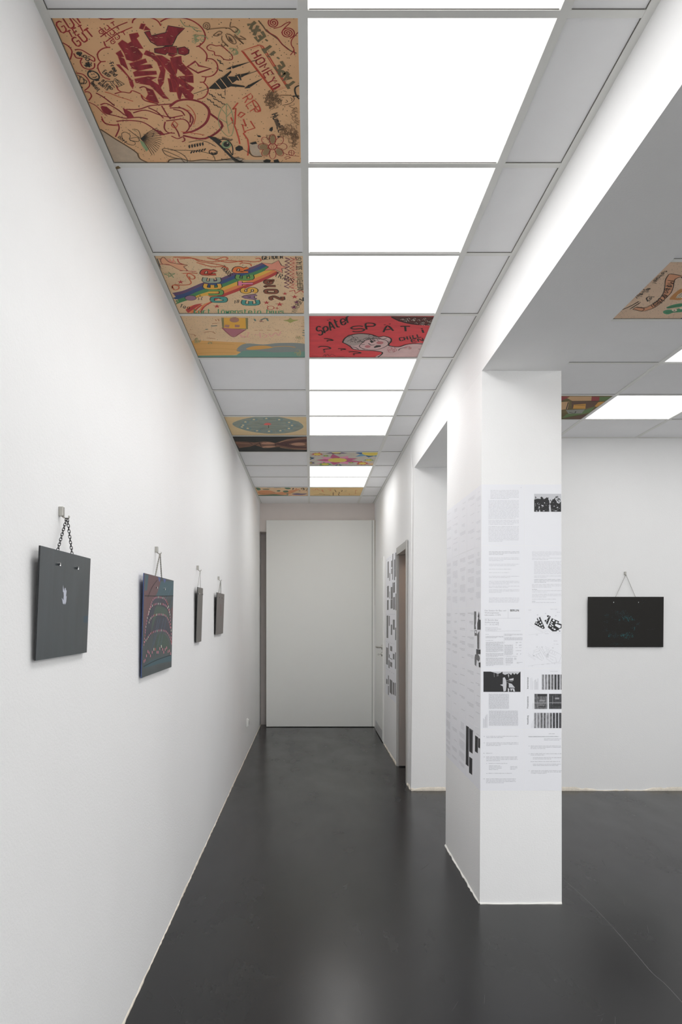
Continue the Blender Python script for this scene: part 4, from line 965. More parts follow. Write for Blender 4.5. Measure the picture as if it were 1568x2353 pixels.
# ---- house tile
b, a = painted((0, 3), TAN2, 'faded tan ceiling tile with an upside down yellow house and orange ground', (340, 570, 4.126))
a.poly('sand', [(410, 885), (560, 880), (760, 890), (930, 900), (870, 950), (840, 1010), (470, 1025)], True)
a.poly('bluegrey', [(930, 905), (1100, 915), (1250, 900), (1495, 910), (1500, 985), (1200, 1000), (880, 985), (850, 950)], True)
a.poly('teal', [(900, 975), (1000, 970), (1200, 990), (1500, 980), (1500, 1035), (470, 1035), (480, 1020), (840, 1015)])
a.poly('sand2', [(1000, 930), (1120, 925), (1180, 945), (1000, 965), (930, 955)], True); a.poly('sand', [(1430, 1010), (1500, 1005), (1500, 1034), (1440, 1034)])
a.lines('sand2', [[(430, 910), (600, 905), (820, 915)], [(450, 960), (640, 950), (860, 965)], [(470, 1000), (640, 990), (830, 995)], [(1150, 940), (1300, 930), (1400, 940)]], 0.008)
a.lines('bluegrey', [[(940, 935), (1050, 930), (1180, 955), (1300, 950)], [(1000, 1005), (1200, 995), (1400, 1000)]], 0.01)
a.poly('house', [(712, 660), (940, 662), (935, 765), (720, 765)]); a.line('hedge', [(708, 660), (715, 765), (940, 765), (938, 662)], 0.012, smooth=False)
a.poly('roof', [(705, 755), (925, 772), (870, 810), (810, 842), (750, 800)]); a.line('roofl', [(705, 755), (750, 800), (810, 842), (870, 810), (930, 770)], 0.006)
a.ellipse('mauve', (820, 680), 45, 24); a.poly('mauve', [(730, 725), (775, 728), (770, 752), (728, 748)]); a.poly('mauve', [(825, 725), (872, 728), (868, 750), (825, 750)])
a.lines('pink', [[(870, 815), (890, 850)], [(880, 820), (920, 850), (910, 830)], [(935, 800), (960, 800), (940, 840), (970, 845)], [(960, 870), (965, 880)], [(1000, 820), (1060, 825)], [(1060, 800), (1070, 850)], [(1090, 810), (1130, 830), (1100, 850)], [(1150, 810), (1170, 840), (1210, 800), (1240, 830), (1260, 790)]], 0.006)
a.lines('rust', [[(1010, 778), (1040, 778)], [(1060, 776), (1095, 778)], [(1130, 776), (1165, 778)], [(1205, 776), (1245, 778)], [(1450, 742), (1480, 742)], [(640, 675), (650, 690)], [(665, 670), (675, 690)], [(610, 715), (660, 712)], [(530, 800), (600, 790), (640, 810)], [(560, 850), (640, 860)], [(400, 770), (410, 775)], [(400, 815), (440, 820), (450, 835)]], 0.005)
a.poly('flower', [(1285, 685), (1330, 678), (1350, 660), (1375, 678), (1430, 680), (1380, 695), (1350, 708), (1325, 694)], True); a.ellipse('house', (1352, 684), 26, 12)
a.lines('teal2', [[(600, 738), (655, 735)], [(1010, 670), (1020, 690)], [(1070, 680), (1120, 665), (1140, 690)], [(545, 770), (570, 768)], [(1465, 800), (1490, 802)], [(1465, 825), (1490, 828)], [(1470, 780), (1490, 780)]], 0.008); a.lines('mauve', [[(1055, 690), (1100, 700)], [(1080, 680), (1070, 700)]], 0.008)
a.scribble('greenf', (460, 880), 40, 22, 10, 0.003, 0.6); a.scribble('greenf', (590, 900), 22, 8, 6, 0.003, 0.8); a.scribble('greenf', (1420, 990), 25, 20, 8, 0.003, 0.8); a.scribble('greenf', (1430, 860), 30, 20, 6, 0.0025, 0.6)
a.build(b, {'sand': ('orange_ground', am('sand', (206, 160, 96))), 'bluegrey': ('blue_grey_water', am('bluegrey', (128, 134, 130))), 'teal': ('teal_water', am('tealw', (108, 144, 130))), 'sand2': ('sand_strokes', am('sand2', (196, 150, 84))), 'house': ('yellow_house', am('housey', (210, 160, 68))), 'hedge': ('house_outline', am('hedge', (122, 116, 80))),
    'roof': ('pink_roof', am('roof', (164, 104, 112))), 'roofl': ('roof_outline', am('roofl', (134, 74, 84))), 'mauve': ('mauve_windows', am('mauvew', (160, 116, 100))), 'pink': ('pink_writing', am('pinkw', (214, 160, 146))), 'rust': ('rust_marks', am('rust', (172, 118, 84))), 'flower': ('green_flower', am('flowerg', (156, 152, 90))), 'teal2': ('teal_marks', am('tealm', (96, 118, 112))), 'greenf': ('green_scribbles', am('greenf', (158, 152, 110)))})

# ---- red panel with the sleeping head
REDB = mottled('red_painted_board', (196, 62, 66), 0.10, 9, 0.7, gain=1.45, stretch=(1, 2.5, 1))
b, a = painted((1, 3), REDB, 'red ceiling tile with a pale lying head and the words später Späti chillen', (700, 570, 4.9))
a.L = {k: [] for k in ('maroon', 'skin', 'hair', 'dgrey', 'cheek', 'black', 'white')}
a.poly('maroon', [(970, 768), (1470, 772), (1420, 875), (1300, 862), (1180, 850), (1060, 825)])
for k in range(34):
    x = 1010 + random.random() * 440; y = 785 + random.random() * 80
    if y > 780 + (x - 960) * 0.24: continue
    a.line('black', [(x, y), (x + 18, y - 12), (x + 30, y + 8), (x + 48, y - 4)], 0.004, smooth=False); a.line('white', [(x + 4, y + 8), (x + 22, y - 2), (x + 36, y + 14)], 0.0022, smooth=False)
a.line('black', [(980, 775), (1060, 815), (1180, 848), (1300, 862), (1420, 865)], 0.008)
skin = [(960, 1095), (1060, 1110), (1150, 1085), (1240, 1075), (1335, 1080), (1270, 1232), (820, 1232), (870, 1190), (870, 1170), (760, 1155), (690, 1150), (560, 1140), (520, 1100), (480, 1080), (430, 1060), (460, 1010), (540, 975), (640, 962), (760, 975), (830, 1000), (900, 992), (970, 1015), (980, 1050), (950, 1080)]
a.poly('skin', skin, True)
a.poly('hair', [(430, 1060), (460, 1010), (540, 975), (640, 962), (760, 975), (835, 1000), (760, 1020), (690, 1035), (640, 1070), (600, 1090), (540, 1100), (480, 1085)], True)
a.line('black', [(430, 1060), (460, 1010), (540, 975), (640, 962), (760, 975), (830, 1000), (900, 992), (970, 1015), (975, 1050), (950, 1080), (960, 1100), (1060, 1112), (1150, 1085), (1240, 1075), (1335, 1080)], 0.008)
a.line('black', [(430, 1060), (480, 1085), (520, 1110), (560, 1140), (690, 1152), (780, 1155), (870, 1170), (870, 1195), (820, 1232)], 0.007)
a.line('black', [(690, 1035), (640, 1075), (620, 1110), (690, 1140), (800, 1145), (900, 1115), (945, 1080), (930, 1045), (870, 1025), (780, 1018), (690, 1035)], 0.004)
for k in range(26):
    x = 460 + random.random() * 330; y = 985 + random.random() * 85 - (x - 460) * 0.06
    a.line('dgrey', [(x, y), (x + 22, y - 14), (x + 50, y - 8), (x + 60, y + 6)], 0.0028)
a.lines('black', [[(840, 1010), (880, 1025), (930, 1010)], [(735, 1045), (770, 1035), (800, 1050)], [(640, 1085), (680, 1085)], [(650, 1130), (680, 1140)], [(540, 1110), (580, 1120), (610, 1140)], [(1060, 1150), (1080, 1130), (1130, 1120)], [(1280, 1135), (1310, 1138)], [(950, 1050), (985, 1055)], [(720, 1070), (750, 1090), (790, 1085)]], 0.0045)
a.poly('black', [(780, 1115), (810, 1095), (860, 1095), (860, 1108), (790, 1122)]); a.poly('black', [(735, 1045), (760, 1040), (785, 1055), (755, 1068)])
a.ellipse('cheek', (850, 1065), 40, 16); a.ellipse('cheek', (712, 1108), 32, 15); a.scribble('cheek', (990, 1140), 60, 30, 8, 0.003, 0.6); a.scribble('cheek', (1180, 1120), 60, 20, 8, 0.002, 0.6)
for s, o, bv, up, w_ in [('SpÄter', (165, 985), (370, -165), (-35, -90), 0.0085), ('S', (545, 945), (130, -12), (-20, -60), 0.010), ('P', (700, 915), (100, -5), (-10, -65), 0.010), ('Ä', (890, 945), (110, -15), (-10, -65), 0.010), ('T', (1085, 935), (110, 0), (-5, -55), 0.010), ('i', (1310, 955), (60, -5), (-20, -50), 0.010),
                        ('CHiLL', (1080, 1045), (235, -45), (-12, -35), 0.007), ('EN', (1215, 1060), (120, -15), (-8, -32), 0.007), ('?', (210, 1045), (95, 15), (12, -30), 0.010), ('?', (160, 1170), (130, 5), (-5, -65), 0.010), ('?', (375, 1150), (80, 5), (5, -22), 0.0085), ('?', (490, 1200), (130, 5), (10, -35), 0.010)]:
    a.text('black', s, o, bv, up, w_, gap=0.3 if len(s) > 1 else 0.0, smooth=True)
a.lines('black', [[(205, 1220), (230, 1195), (235, 1220), (260, 1195), (280, 1215), (310, 1195), (350, 1215)], [(80, 1212), (150, 1214)], [(370, 1222), (450, 1222)]], 0.002)
a.build(b, {'maroon': ('maroon_corner', am('maroonc', (92, 50, 46))), 'black': ('black_brushwork', BLK), 'white': ('white_flecks', am('whitef', (210, 196, 184))), 'skin': ('pale_head_and_shoulder', mottled('skin_paint', (228, 192, 188), 0.08, 16, 0.8)), 'hair': ('grey_hair', am('hair', (158, 142, 136))), 'dgrey': ('hair_strands', am('dgrey', (66, 58, 56))), 'cheek': ('pink_cheeks', am('cheek', (176, 108, 110)))})

# ---- moon tile
b, a = painted((0, 6), fibre('tan_fibre_board_fine', (222, 190, 148), dots=False), 'tan ceiling tile with a big blue grey disc ringed by small stars', (510, 940, 7.467))
MO = mottled('moon_paint', (166, 174, 160), 0.22, 10, 0.85, stretch=(1, 2.5, 1))
disc = [(190, 258), (240, 215), (400, 165), (600, 132), (800, 124), (1000, 140), (1180, 180), (1320, 225), (1390, 285), (1370, 330), (1240, 385), (1050, 415), (850, 422), (640, 405), (440, 370), (270, 315)]
a.poly('disc', disc, True)
rgm = random.Random(5)
stars = [(405, 220), (550, 178), (763, 160), (985, 180), (1155, 228), (1205, 280), (1152, 332), (1005, 370), (810, 380), (605, 370), (445, 330), (365, 275), (345, 305)]
for (x, y) in stars: a.ellipse('shade', (x + 6, y + 2), 62, 24)
for _ in range(40):
    an = rgm.uniform(0, 6.28); d = rgm.uniform(0.3, 0.92); x, y = 790 + 560 * d * math.cos(an), 272 + 135 * d * math.sin(an); a.line('shade', [(x, y), (x + 40, y - 8), (x + 90, y - 4)], 0.006)
for (x, y) in stars: a.star('cream', (x, y), 32, sq=0.55)
a.line('shade', disc, 0.005, closed=True)
a.poly('red', [(720, 262), (750, 240), (800, 236), (845, 250), (840, 266), (790, 276), (740, 274)], True); a.lines('ink', [[(800, 275), (805, 325)], [(650, 345), (720, 332), (800, 328)]], 0.005)
a.build(b, {'disc': ('blue_grey_disc', MO), 'shade': ('blue_shading', am('moonshade', (122, 142, 142))), 'cream': ('small_stars', am('moonstar', (222, 196, 156))), 'red': ('red_bloom', am('moonred', (214, 106, 100))), 'ink': ('thin_stem', am('moonink', (78, 78, 66)))})

# ---- dark figure tile
b, a = painted((0, 7), mottled('dark_board', (52, 52, 48), 0.25, 14, 0.8), 'dark ceiling tile with a lying brown torso, next to the moon tile', (510, 940, 7.467))
a.poly('flesh', [(225, 555), (400, 560), (560, 572), (640, 565), (720, 552), (830, 560), (920, 582), (980, 560), (1120, 515), (1300, 490), (1456, 480), (1458, 700), (1300, 695), (1150, 672), (980, 650), (850, 665), (720, 668), (640, 640), (560, 620), (480, 645), (300, 668), (255, 610)])
a.poly('gap', [(930, 600), (1010, 570), (1200, 545), (1458, 520), (1458, 560), (1250, 575), (1150, 600), (1250, 630), (1458, 650), (1458, 670), (1250, 665), (1080, 640)], True)
a.poly('lite', [(1190, 600), (1260, 580), (1340, 575), (1420, 590), (1420, 615), (1300, 625), (1210, 615)], True); a.poly('lite', [(680, 580), (760, 565), (860, 575), (910, 595), (820, 605), (700, 600)], True); a.poly('lite', [(690, 650), (760, 630), (880, 630), (920, 645), (820, 662), (720, 662)], True)
a.lines('lite', [[(980, 575), (1120, 530), (1300, 505), (1450, 492)], [(1000, 655), (1150, 680), (1300, 690), (1450, 690)], [(240, 580), (400, 590), (560, 600)]], 0.012)
a.lines('dark', [[(470, 570), (520, 600), (600, 620)], [(250, 625), (400, 615), (540, 605)], [(540, 640), (590, 610), (660, 575)], [(640, 570), (660, 610), (680, 640)], [(910, 610), (1050, 612), (1250, 618)], [(700, 615), (800, 618), (920, 612)], [(1100, 590), (1105, 625)], [(730, 570), (770, 572)], [(730, 655), (770, 656)]], 0.006)
a.star('dark', (922, 610), 26, 4, 0.35)
a.build(b, {'flesh': ('brown_torso', mottled('flesh_paint', (142, 102, 84), 0.2, 20, 0.8, stretch=(0.5, 2, 1))), 'gap': ('shaded_hollow', am('hollow', (84, 54, 50))), 'lite': ('torso_highlights', am('fleshlite', (176, 132, 108))), 'dark': ('dark_contours', am('contour', (58, 42, 38)))})

# ---- flower tile
b, a = painted((1, 8), mottled('white_painted_board', (222, 214, 200), 0.05, 10, 0.85), 'ceiling tile painted with pink, blue and green star flowers', (700, 1030, 8.711))
a.L = {k: [] for k in ('peach', 'purple', 'blue', 'blue2', 'pink2', 'pink', 'red', 'navy', 'green', 'yellow')}
def petals(c, r, lays, n, sq, eye, core='yellow', r2=0.55):
    for k in range(n):
        an = 2 * math.pi * (k + 0.5) / n; w_ = math.pi / n * 1.05; L = r * (0.85 + 0.15 * math.cos(k * 2.1))
        a.poly(lays[k % len(lays)], [(c[0] + r * r2 * math.cos(an - w_), c[1] + sq * r * r2 * math.sin(an - w_)), (c[0] + L * math.cos(an), c[1] + sq * L * math.sin(an)), (c[0] + r * r2 * math.cos(an + w_), c[1] + sq * r * r2 * math.sin(an + w_)), (c[0], c[1])])
    a.ellipse(core, c, eye, eye * sq)
petals((255, 118), 145, ['red'], 8, 0.28, 75); petals((640, 85), 240, ['purple'], 8, 0.2, 90); petals((1340, 95), 420, ['blue', 'blue2'], 9, 0.28, 190)
petals((660, 237), 560, ['pink', 'pink2'], 9, 0.22, 190, r2=0.5); petals((110, 198), 110, ['navy'], 7, 0.35, 24); petals((430, 150), 80, ['green'], 8, 0.25, 26); petals((1290, 235), 125, ['green'], 8, 0.24, 62)
petals((130, 292), 95, ['purple'], 7, 0.35, 30); petals((415, 318), 175, ['green'], 9, 0.24, 75); petals((1160, 300), 165, ['red'], 9, 0.27, 76); petals((935, 288), 70, ['green'], 8, 0.25, 24); petals((680, 335), 90, ['navy'], 8, 0.22, 26); petals((1350, 320), 110, ['peach'], 7, 0.3, 20)
a.build(b, {'red': ('red_petals', am('fred', (192, 84, 78))), 'yellow': ('yellow_centres', am('fyellow', (230, 192, 92))), 'purple': ('purple_petals', am('fpurple', (96, 82, 112))), 'blue': ('blue_petals', am('fblue', (70, 104, 146))), 'blue2': ('light_blue_petals', am('fblue2', (112, 154, 180))), 'pink': ('deep_pink_petals', am('fpink', (184, 92, 124))), 'pink2': ('light_pink_petals', am('fpink2', (212, 142, 168))),
    'navy': ('navy_petals', am('fnavy', (64, 84, 112))), 'green': ('green_petals', am('fgreen', (116, 156, 92))), 'peach': ('peach_petals', am('fpeach', (226, 176, 150)))})

# ---- far tiles
b, a = painted((0, 11), TAN2, 'far ceiling tile with orange and green brushwork and a purple shape', (580, 1110, 5.807))
for p, l in [([(80, 110), (200, 95), (300, 120), (330, 150), (220, 160), (100, 150)], 'rust'), ([(300, 130), (420, 115), (520, 95), (640, 80), (560, 120), (480, 150), (340, 160)], 'rust'), ([(90, 160), (200, 155), (300, 148), (400, 160), (490, 162), (490, 170), (95, 172)], 'green'),
             ([(50, 62), (100, 66), (110, 90), (70, 95)], 'green'), ([(140, 78), (220, 78), (220, 88), (150, 86)], 'dkgreen'), ([(430, 62), (500, 62), (510, 78), (460, 82)], 'green'), ([(410, 105), (470, 100), (480, 120), (430, 125)], 'green'), ([(330, 98), (370, 95), (370, 110), (335, 112)], 'green'), ([(455, 143), (480, 140), (480, 152), (460, 153)], 'green'),
             ([(530, 145), (600, 135), (660, 140), (730, 140), (690, 155), (620, 158), (560, 155)], 'purple'), ([(500, 158), (620, 160), (745, 165), (745, 172), (500, 172)], 'peach')]: a.poly(l, p, True)
a.lines('ink', [[(540, 85), (550, 66)], [(620, 105), (640, 98)], [(200, 62), (240, 64)], [(290, 60), (380, 63)], [(650, 80), (680, 64), (690, 90), (660, 85)]], 0.012); a.lines('red', [[(560, 70), (590, 70), (580, 85)], [(630, 108), (700, 100), (740, 108)]], 0.008); a.lines('dkgreen', [[(90, 130), (200, 140), (310, 128)], [(520, 130), (640, 128)], [(680, 75), (740, 70), (720, 98), (748, 96)]], 0.008)
a.build(b, {'rust': ('rust_strokes', am('lrust', (200, 140, 100))), 'green': ('green_strokes', am('lgreen', (92, 116, 92))), 'dkgreen': ('dark_green_strokes', am('ldk', (104, 104, 78))), 'purple': ('purple_shape', am('lpurple', (110, 98, 122))), 'peach': ('peach_strip', am('lpeach', (214, 162, 128))), 'ink': ('black_marks', BLK), 'red': ('red_marks', am('lred', (186, 96, 76)))})
b, a = painted((1, 11), fibre('orange_tan_board', (228, 184, 132), dots=False), 'far tan ceiling tile with thin red and brown scribbles', (580, 1110, 5.807))
a.lines('red', [[(790, 85), (830, 95), (860, 75), (880, 90)], [(810, 70), (850, 70)], [(880, 100), (920, 95), (950, 120), (980, 125)], [(930, 85), (950, 110)], [(1000, 80), (1050, 90), (1030, 105), (1060, 100)], [(1030, 75), (1060, 80)]], 0.007)
a.lines('brown', [[(820, 158), (900, 152)], [(890, 140), (970, 155)], [(900, 148), (950, 150), (1040, 160)], [(1080, 125), (1080, 165)], [(1155, 120), (1165, 135), (1150, 145), (1160, 168)], [(1100, 88), (1120, 120)], [(1170, 95), (1200, 95), (1190, 115)], [(1230, 95), (1265, 98)], [(1230, 112), (1260, 112)]], 0.009)
a.lines('tanl', [[(1270, 135), (1300, 140), (1290, 158)], [(1365, 102), (1400, 100), (1380, 90), (1380, 145)], [(1360, 140), (1400, 138)]], 0.007); a.line('tanl', [(1000, 66), (1200, 68), (1450, 66)], 0.008)
a.build(b, {'red': ('red_scribbles', am('sred', (206, 120, 90))), 'brown': ('brown_scribbles', am('sbrown', (122, 88, 62))), 'tanl': ('tan_scribbles', am('stan', (196, 142, 98)))})

# ---- side-room tiles
b, a = painted(('s', 0), fibre('grey_tan_fibre_board', (206, 178, 152)), 'tan ceiling tile with a lettered scroll, beside the beam in the side room', (1280, 570, 5.229))
a.L = {k: [] for k in ('scroll', 'brown', 'green', 'paper', 'navy', 'ink')}
rib0 = [(1500, 330), (1365, 310), (1330, 340), (1305, 390), (1300, 460), (1285, 530), (1250, 590), (1190, 650), (1120, 690), (1060, 715), (960, 710), (915, 735)]
rib1 = [(1506, 360), (1490, 345), (1430, 370), (1410, 410), (1400, 470), (1370, 540), (1310, 600), (1250, 660), (1180, 710), (1110, 740), (1030, 758), (940, 740)]
a.poly('scroll', smooth_pts(rib0) + smooth_pts(rib1)[::-1]); a.line('ink', rib0, 0.0032); a.line('ink', rib1, 0.0032); a.line('ink', [(915, 735), (940, 740), (1020, 755), (1050, 725), (960, 712)], 0.0028)
for s, o, bv, up in [('Ma', (1335, 385), (-5, 85), (70, 10)), ('tt', (1320, 445), (-8, 50), (65, 12)), ('eo', (1302, 480), (-12, 50), (62, 18)), ('Nri', (1275, 545), (-45, 65), (62, 35)), ('ch', (1232, 600), (-30, 32), (52, 42)), ('ess', (1205, 630), (-50, 35), (40, 45)), ('ii', (1130, 690), (40, -18), (20, 30))]:
    a.text('ink', s, o, bv, up, 0.0028, smooth=True)
for s, o, bv, up in [('Gnl', (1265, 290), (-35, 60), (60, -18)), ('toi', (1215, 330), (-25, 45), (55, 0)), ('Hel', (1180, 360), (-30, 60), (48, 10)), ('Matt', (1085, 480), (-30, 48), (45, 5)), ('Tony', (1130, 575), (-40, 60), (42, 5)), ('yael', (1045, 490), (-50, 95), (30, 5)), ('pol', (1000, 540), (-60, 45), (20, 25)), ('RUSSELL', (1010, 648), (-120, 75), (-25, 20))]:
    a.text('ink', s, o, bv, up, 0.0026, smooth=True)
a.lines('ink', [[(985, 640), (900, 690), (790, 738)], [(1120, 575), (1080, 600), (1095, 640)]], 0.005)
a.poly('brown', [(1506, 490), (1420, 540), (1355, 610), (1400, 620), (1506, 615)], True); a.poly('paper', [(1506, 530), (1455, 560), (1430, 600), (1506, 598)]); a.lines('ink', [[(1506, 540), (1460, 600)], [(1490, 545), (1440, 598)], [(1506, 565), (1480, 598)]], 0.0022)
a.poly('green', [(1506, 665), (1400, 680), (1320, 712), (1340, 725), (1420, 715), (1506, 700)], True); a.poly('green', [(1280, 760), (1330, 740), (1400, 740), (1506, 720), (1506, 765), (1400, 775), (1340, 795), (1290, 785)], True); a.ellipse('paper', (1415, 745), 32, 16); a.ellipse('paper', (1495, 722), 20, 12); a.ellipse('ink', (1415, 745), 9, 5)
a.lines('ink', [[(1330, 720), (1420, 700), (1500, 680)], [(1310, 770), (1360, 765), (1450, 760)]], 0.003); a.poly('navy', [(1480, 850), (1506, 835), (1506, 872), (1490, 872)])
a.build(b, {'scroll': ('orange_scroll', am('scroll', (198, 142, 108))), 'ink': ('black_lettering', BLK), 'brown': ('brown_shape', am('sbrown2', (178, 124, 72))), 'paper': ('pale_shapes', am('spaper', (214, 200, 178))), 'green': ('green_shapes', am('sgreen', (74, 136, 100))), 'navy': ('navy_patch', am('snavy', (58, 64, 110)))})
b, a = painted(('s', 3), mottled('olive_painted_board', (128, 112, 72), 0.25, 8, 0.85), 'brown and green painted ceiling tile behind the pillar, beside a light panel', (1280, 570, 5.229))
for p, l in [([(50, 1782), (420, 1782), (415, 1835), (200, 1845), (120, 1800), (55, 1810)], 'tan'), ([(50, 1782), (160, 1785), (90, 1820), (50, 1840)], 'red'), ([(420, 1785), (525, 1787), (505, 1835), (415, 1838)], 'red'), ([(515, 1787), (690, 1787), (640, 1830), (510, 1838)], 'green'), ([(180, 1838), (520, 1838), (460, 1900), (330, 1930), (180, 1925)], 'brown'),
             ([(205, 1880), (350, 1870), (345, 1930), (195, 1930)], 'yellow'), ([(500, 1850), (600, 1842), (480, 1910), (455, 1900)], 'yellow'), ([(50, 1850), (150, 1845), (130, 1935), (55, 1945)], 'tan'), ([(110, 1945), (340, 1935), (300, 1985), (140, 1990)], 'grey'), ([(340, 1945), (460, 1905), (400, 1975), (60, 2045), (120, 1995)], 'green'), ([(100, 2050), (330, 2000), (390, 2005), (310, 2062), (60, 2062)], 'brown')]: a.poly(l, p)
a.lines('ink', [[(140, 1850), (115, 1935)], [(180, 1840), (350, 1838), (520, 1838)], [(60, 2050), (250, 2010), (390, 1990)], [(210, 1885), (340, 1890)], [(150, 1970), (210, 1985), (230, 1960)]], 0.006)
a.build(b, {'tan': ('tan_fields', am('ktan', (188, 152, 112))), 'red': ('red_fields', am('kred', (142, 62, 62))), 'green': ('green_fields', am('kgreen', (96, 118, 72))), 'brown': ('brown_fields', am('kbrown', (98, 72, 56))), 'yellow': ('yellow_fields', am('kyellow', (194, 144, 68))), 'grey': ('grey_field', am('kgrey', (132, 132, 122))), 'ink': ('dark_outlines', BLK)})

# ------------------------------------------------------------------ printed sheets on the pillar
PHOTO = mottled('halftone_photo', (112, 112, 114), 0.65, 160, 0.6, stretch=(1, 1, 0.5))
PHOTOD = mottled('dark_halftone_photo', (70, 70, 73), 0.6, 150, 0.6)
PHOTOL = mottled('light_halftone_photo', (150, 150, 154), 0.5, 170, 0.6, stretch=(1, 1, 0.4))
PT_ = {'ink': ('black_print', INK), 'mid': ('grey_print', GREYINK), 'dk': ('dark_grey_print', MIDINK), 'soft': ('pale_text', SOFTINK), 'paper': ('white_cut_outs', PAPER), 'bg': ('photo_ground', PHOTOL),
       'ph': ('photo_print', PHOTO), 'phd': ('dark_photo_print', PHOTOD), 'phl': ('light_photo_print', PHOTOL), 'bar': ('grey_bars', BARINK)}
ZR = [HC + (VY - y) * PY0 / F_PX for y in (1113, 1254, 1395, 1536, 1676, 1817)]      # sheet rows, top to bottom
XS = (1205 - VX) * PY0 / F_PX
wpf = thing('wall_print', (1.03, PY0, ZR[5]), 'white sheets of German planning documents pasted on the pillar front', 'poster')
wpl = thing('wall_print', (0.84, 4.3, ZR[5]), 'white printed sheets pasted on the corridor side of the pillar', 'poster')
def sheet(parent, quad):
    n = (Vector(quad[1]) - Vector(quad[0])).cross(Vector(quad[2]) - Vector(quad[0])).normalized() * 0.0005
    V = [tuple(Vector(q)) for q in quad] + [tuple(Vector(q) + n) for q in quad]
    return mesh_obj('sheet', V, BF, PAPER, parent)
FRONT = Surf((0, PY0 - 0.0009, 0), (0, -1, 0))
def fart(sh): return Art(FRONT.at, (0, -1, 0), (1010, 1100, 5.227), 0.0006)
FS = {}
g_ = 0.0008
for r in range(5):
    z1, z0 = ZR[r] - g_, ZR[r + 1] + g_
    for c in range(2):
        xa0 = (xr(PY0, z0) + 0.001) if c == 0 else XS + g_; xa1 = (xr(PY0, z1) + 0.001) if c == 0 else XS + g_
        xb = XS - g_ if c == 0 else 1.2285
        FS[(r, c)] = sheet(wpf, [(xa0, PY0 - 0.0002, z0), (xb, PY0 - 0.0002, z0), (xb, PY0 - 0.0002, z1), (xa1, PY0 - 0.0002, z1)])
rt = random.Random(21)
def W(a, lay, x0, y0, x1, n, lh=16.0, ht=0.36, cw=5.6, last=None): a.words(lay, x0, y0, x1, n, lh, ht, last, rt, cw)
# row 1
a = fart(0)
for x0, y0, n in [(615, 144, 7), (592, 268, 14), (592, 502, 4), (592, 578, 12)]: W(a, 'soft', x0, y0, 955, n)
a.ellipse('soft', (983, 108), 4, 4); a.build(FS[(0, 0)], PT_)
a = fart(0); a.rect('paper', 1136, 176, 1467, 402); a.rect('bg2', 1140, 182, 1463, 397)
a.poly('ink', [(1140, 250), (1165, 245), (1190, 240), (1215, 245), (1225, 215), (1236, 218), (1245, 250), (1270, 240), (1292, 222), (1305, 240), (1320, 262), (1325, 300), (1318, 350), (1322, 397), (1215, 397), (1205, 365), (1195, 397), (1140, 397)])
a.poly('ink', [(1345, 397), (1340, 350), (1330, 300), (1350, 275), (1368, 250), (1385, 235), (1400, 262), (1415, 290), (1440, 300), (1463, 270), (1463, 397)])
rq = random.Random(4)
for _ in range(150):
    x = rq.uniform(1142, 1461); top = 232 + 22 * math.sin(x * 0.07) + (40 if 1318 < x < 1345 else 0); y = top + rq.random() ** 2 * 60; s_ = rq.uniform(3, 8)
    a.poly('ink', [(x - s_, y + s_), (x, y - s_ * 1.3), (x + s_, y + s_ * 0.6)] if 1145 < x - s_ and x + s_ < 1460 else [(x, y), (x + 1, y - 4), (x + 2, y)])
for _ in range(60):
    x, y = rq.uniform(1145, 1458), rq.uniform(285, 392); s_ = rq.uniform(1.5, 5); a.poly('phl', [(x - s_, y), (x, y - s_), (x + s_, y + s_ * 0.4)])
for c, rx, ry in [((1240, 325), 12, 8), ((1330, 328), 9, 6), ((1200, 345), 6, 14), ((1265, 290), 6, 6), ((1380, 330), 8, 5), ((1420, 345), 10, 5), ((1180, 300), 5, 5), ((1440, 280), 14, 4), ((1400, 385), 18, 4), ((1170, 388), 12, 4), ((1255, 385), 14, 4), ((1335, 380), 8, 12)]: a.ellipse('phl', c, rx, ry, n=7)
T2 = dict(PT_); T2['bg2'] = ('photo_sky', SOFTINK); T2['phl'] = ('photo_highlights', SOFTINK); a.build(FS[(0, 1)], T2)
# row 2
a = fart(0)
for x0, y0, x1, n, l in [(597, 880, 960, 3, 'mid'), (597, 955, 958, 3, 'soft'), (597, 1030, 958, 2, 'soft'), (597, 1088, 910, 1, 'soft'), (597, 1131, 890, 1, 'soft'), (597, 1175, 960, 2, 'soft'), (597, 1235, 960, 3, 'soft'), (597, 1292, 960, 2, 'soft'), (597, 1335, 960, 3, 'soft'), (597, 1436, 960, 4, 'soft')]: W(a, l, x0, y0, x1, n)
a.build(FS[(1, 0)], PT_)
a = fart(0)
for x0, y0, x1, n, l in [(1115, 882, 1465, 4, 'soft'), (1115, 957, 1465, 2, 'soft'), (1140, 1000, 1465, 10, 'soft'), (1140, 1171, 1465, 2, 'soft'), (1140, 1213, 1465, 3, 'mid'), (1115, 1273, 1465, 3, 'soft'), (1115, 1332, 1240, 1, 'mid'), (1115, 1348, 1465, 2, 'soft'), (1115, 1391, 1465, 3, 'soft'), (1115, 1448, 1445, 1, 'soft'), (1115, 1475, 1190, 1, 'mid'), (1115, 1490, 1465, 1, 'soft')]: W(a, l, x0, y0, x1, n)
a.build(FS[(1, 1)], PT_)
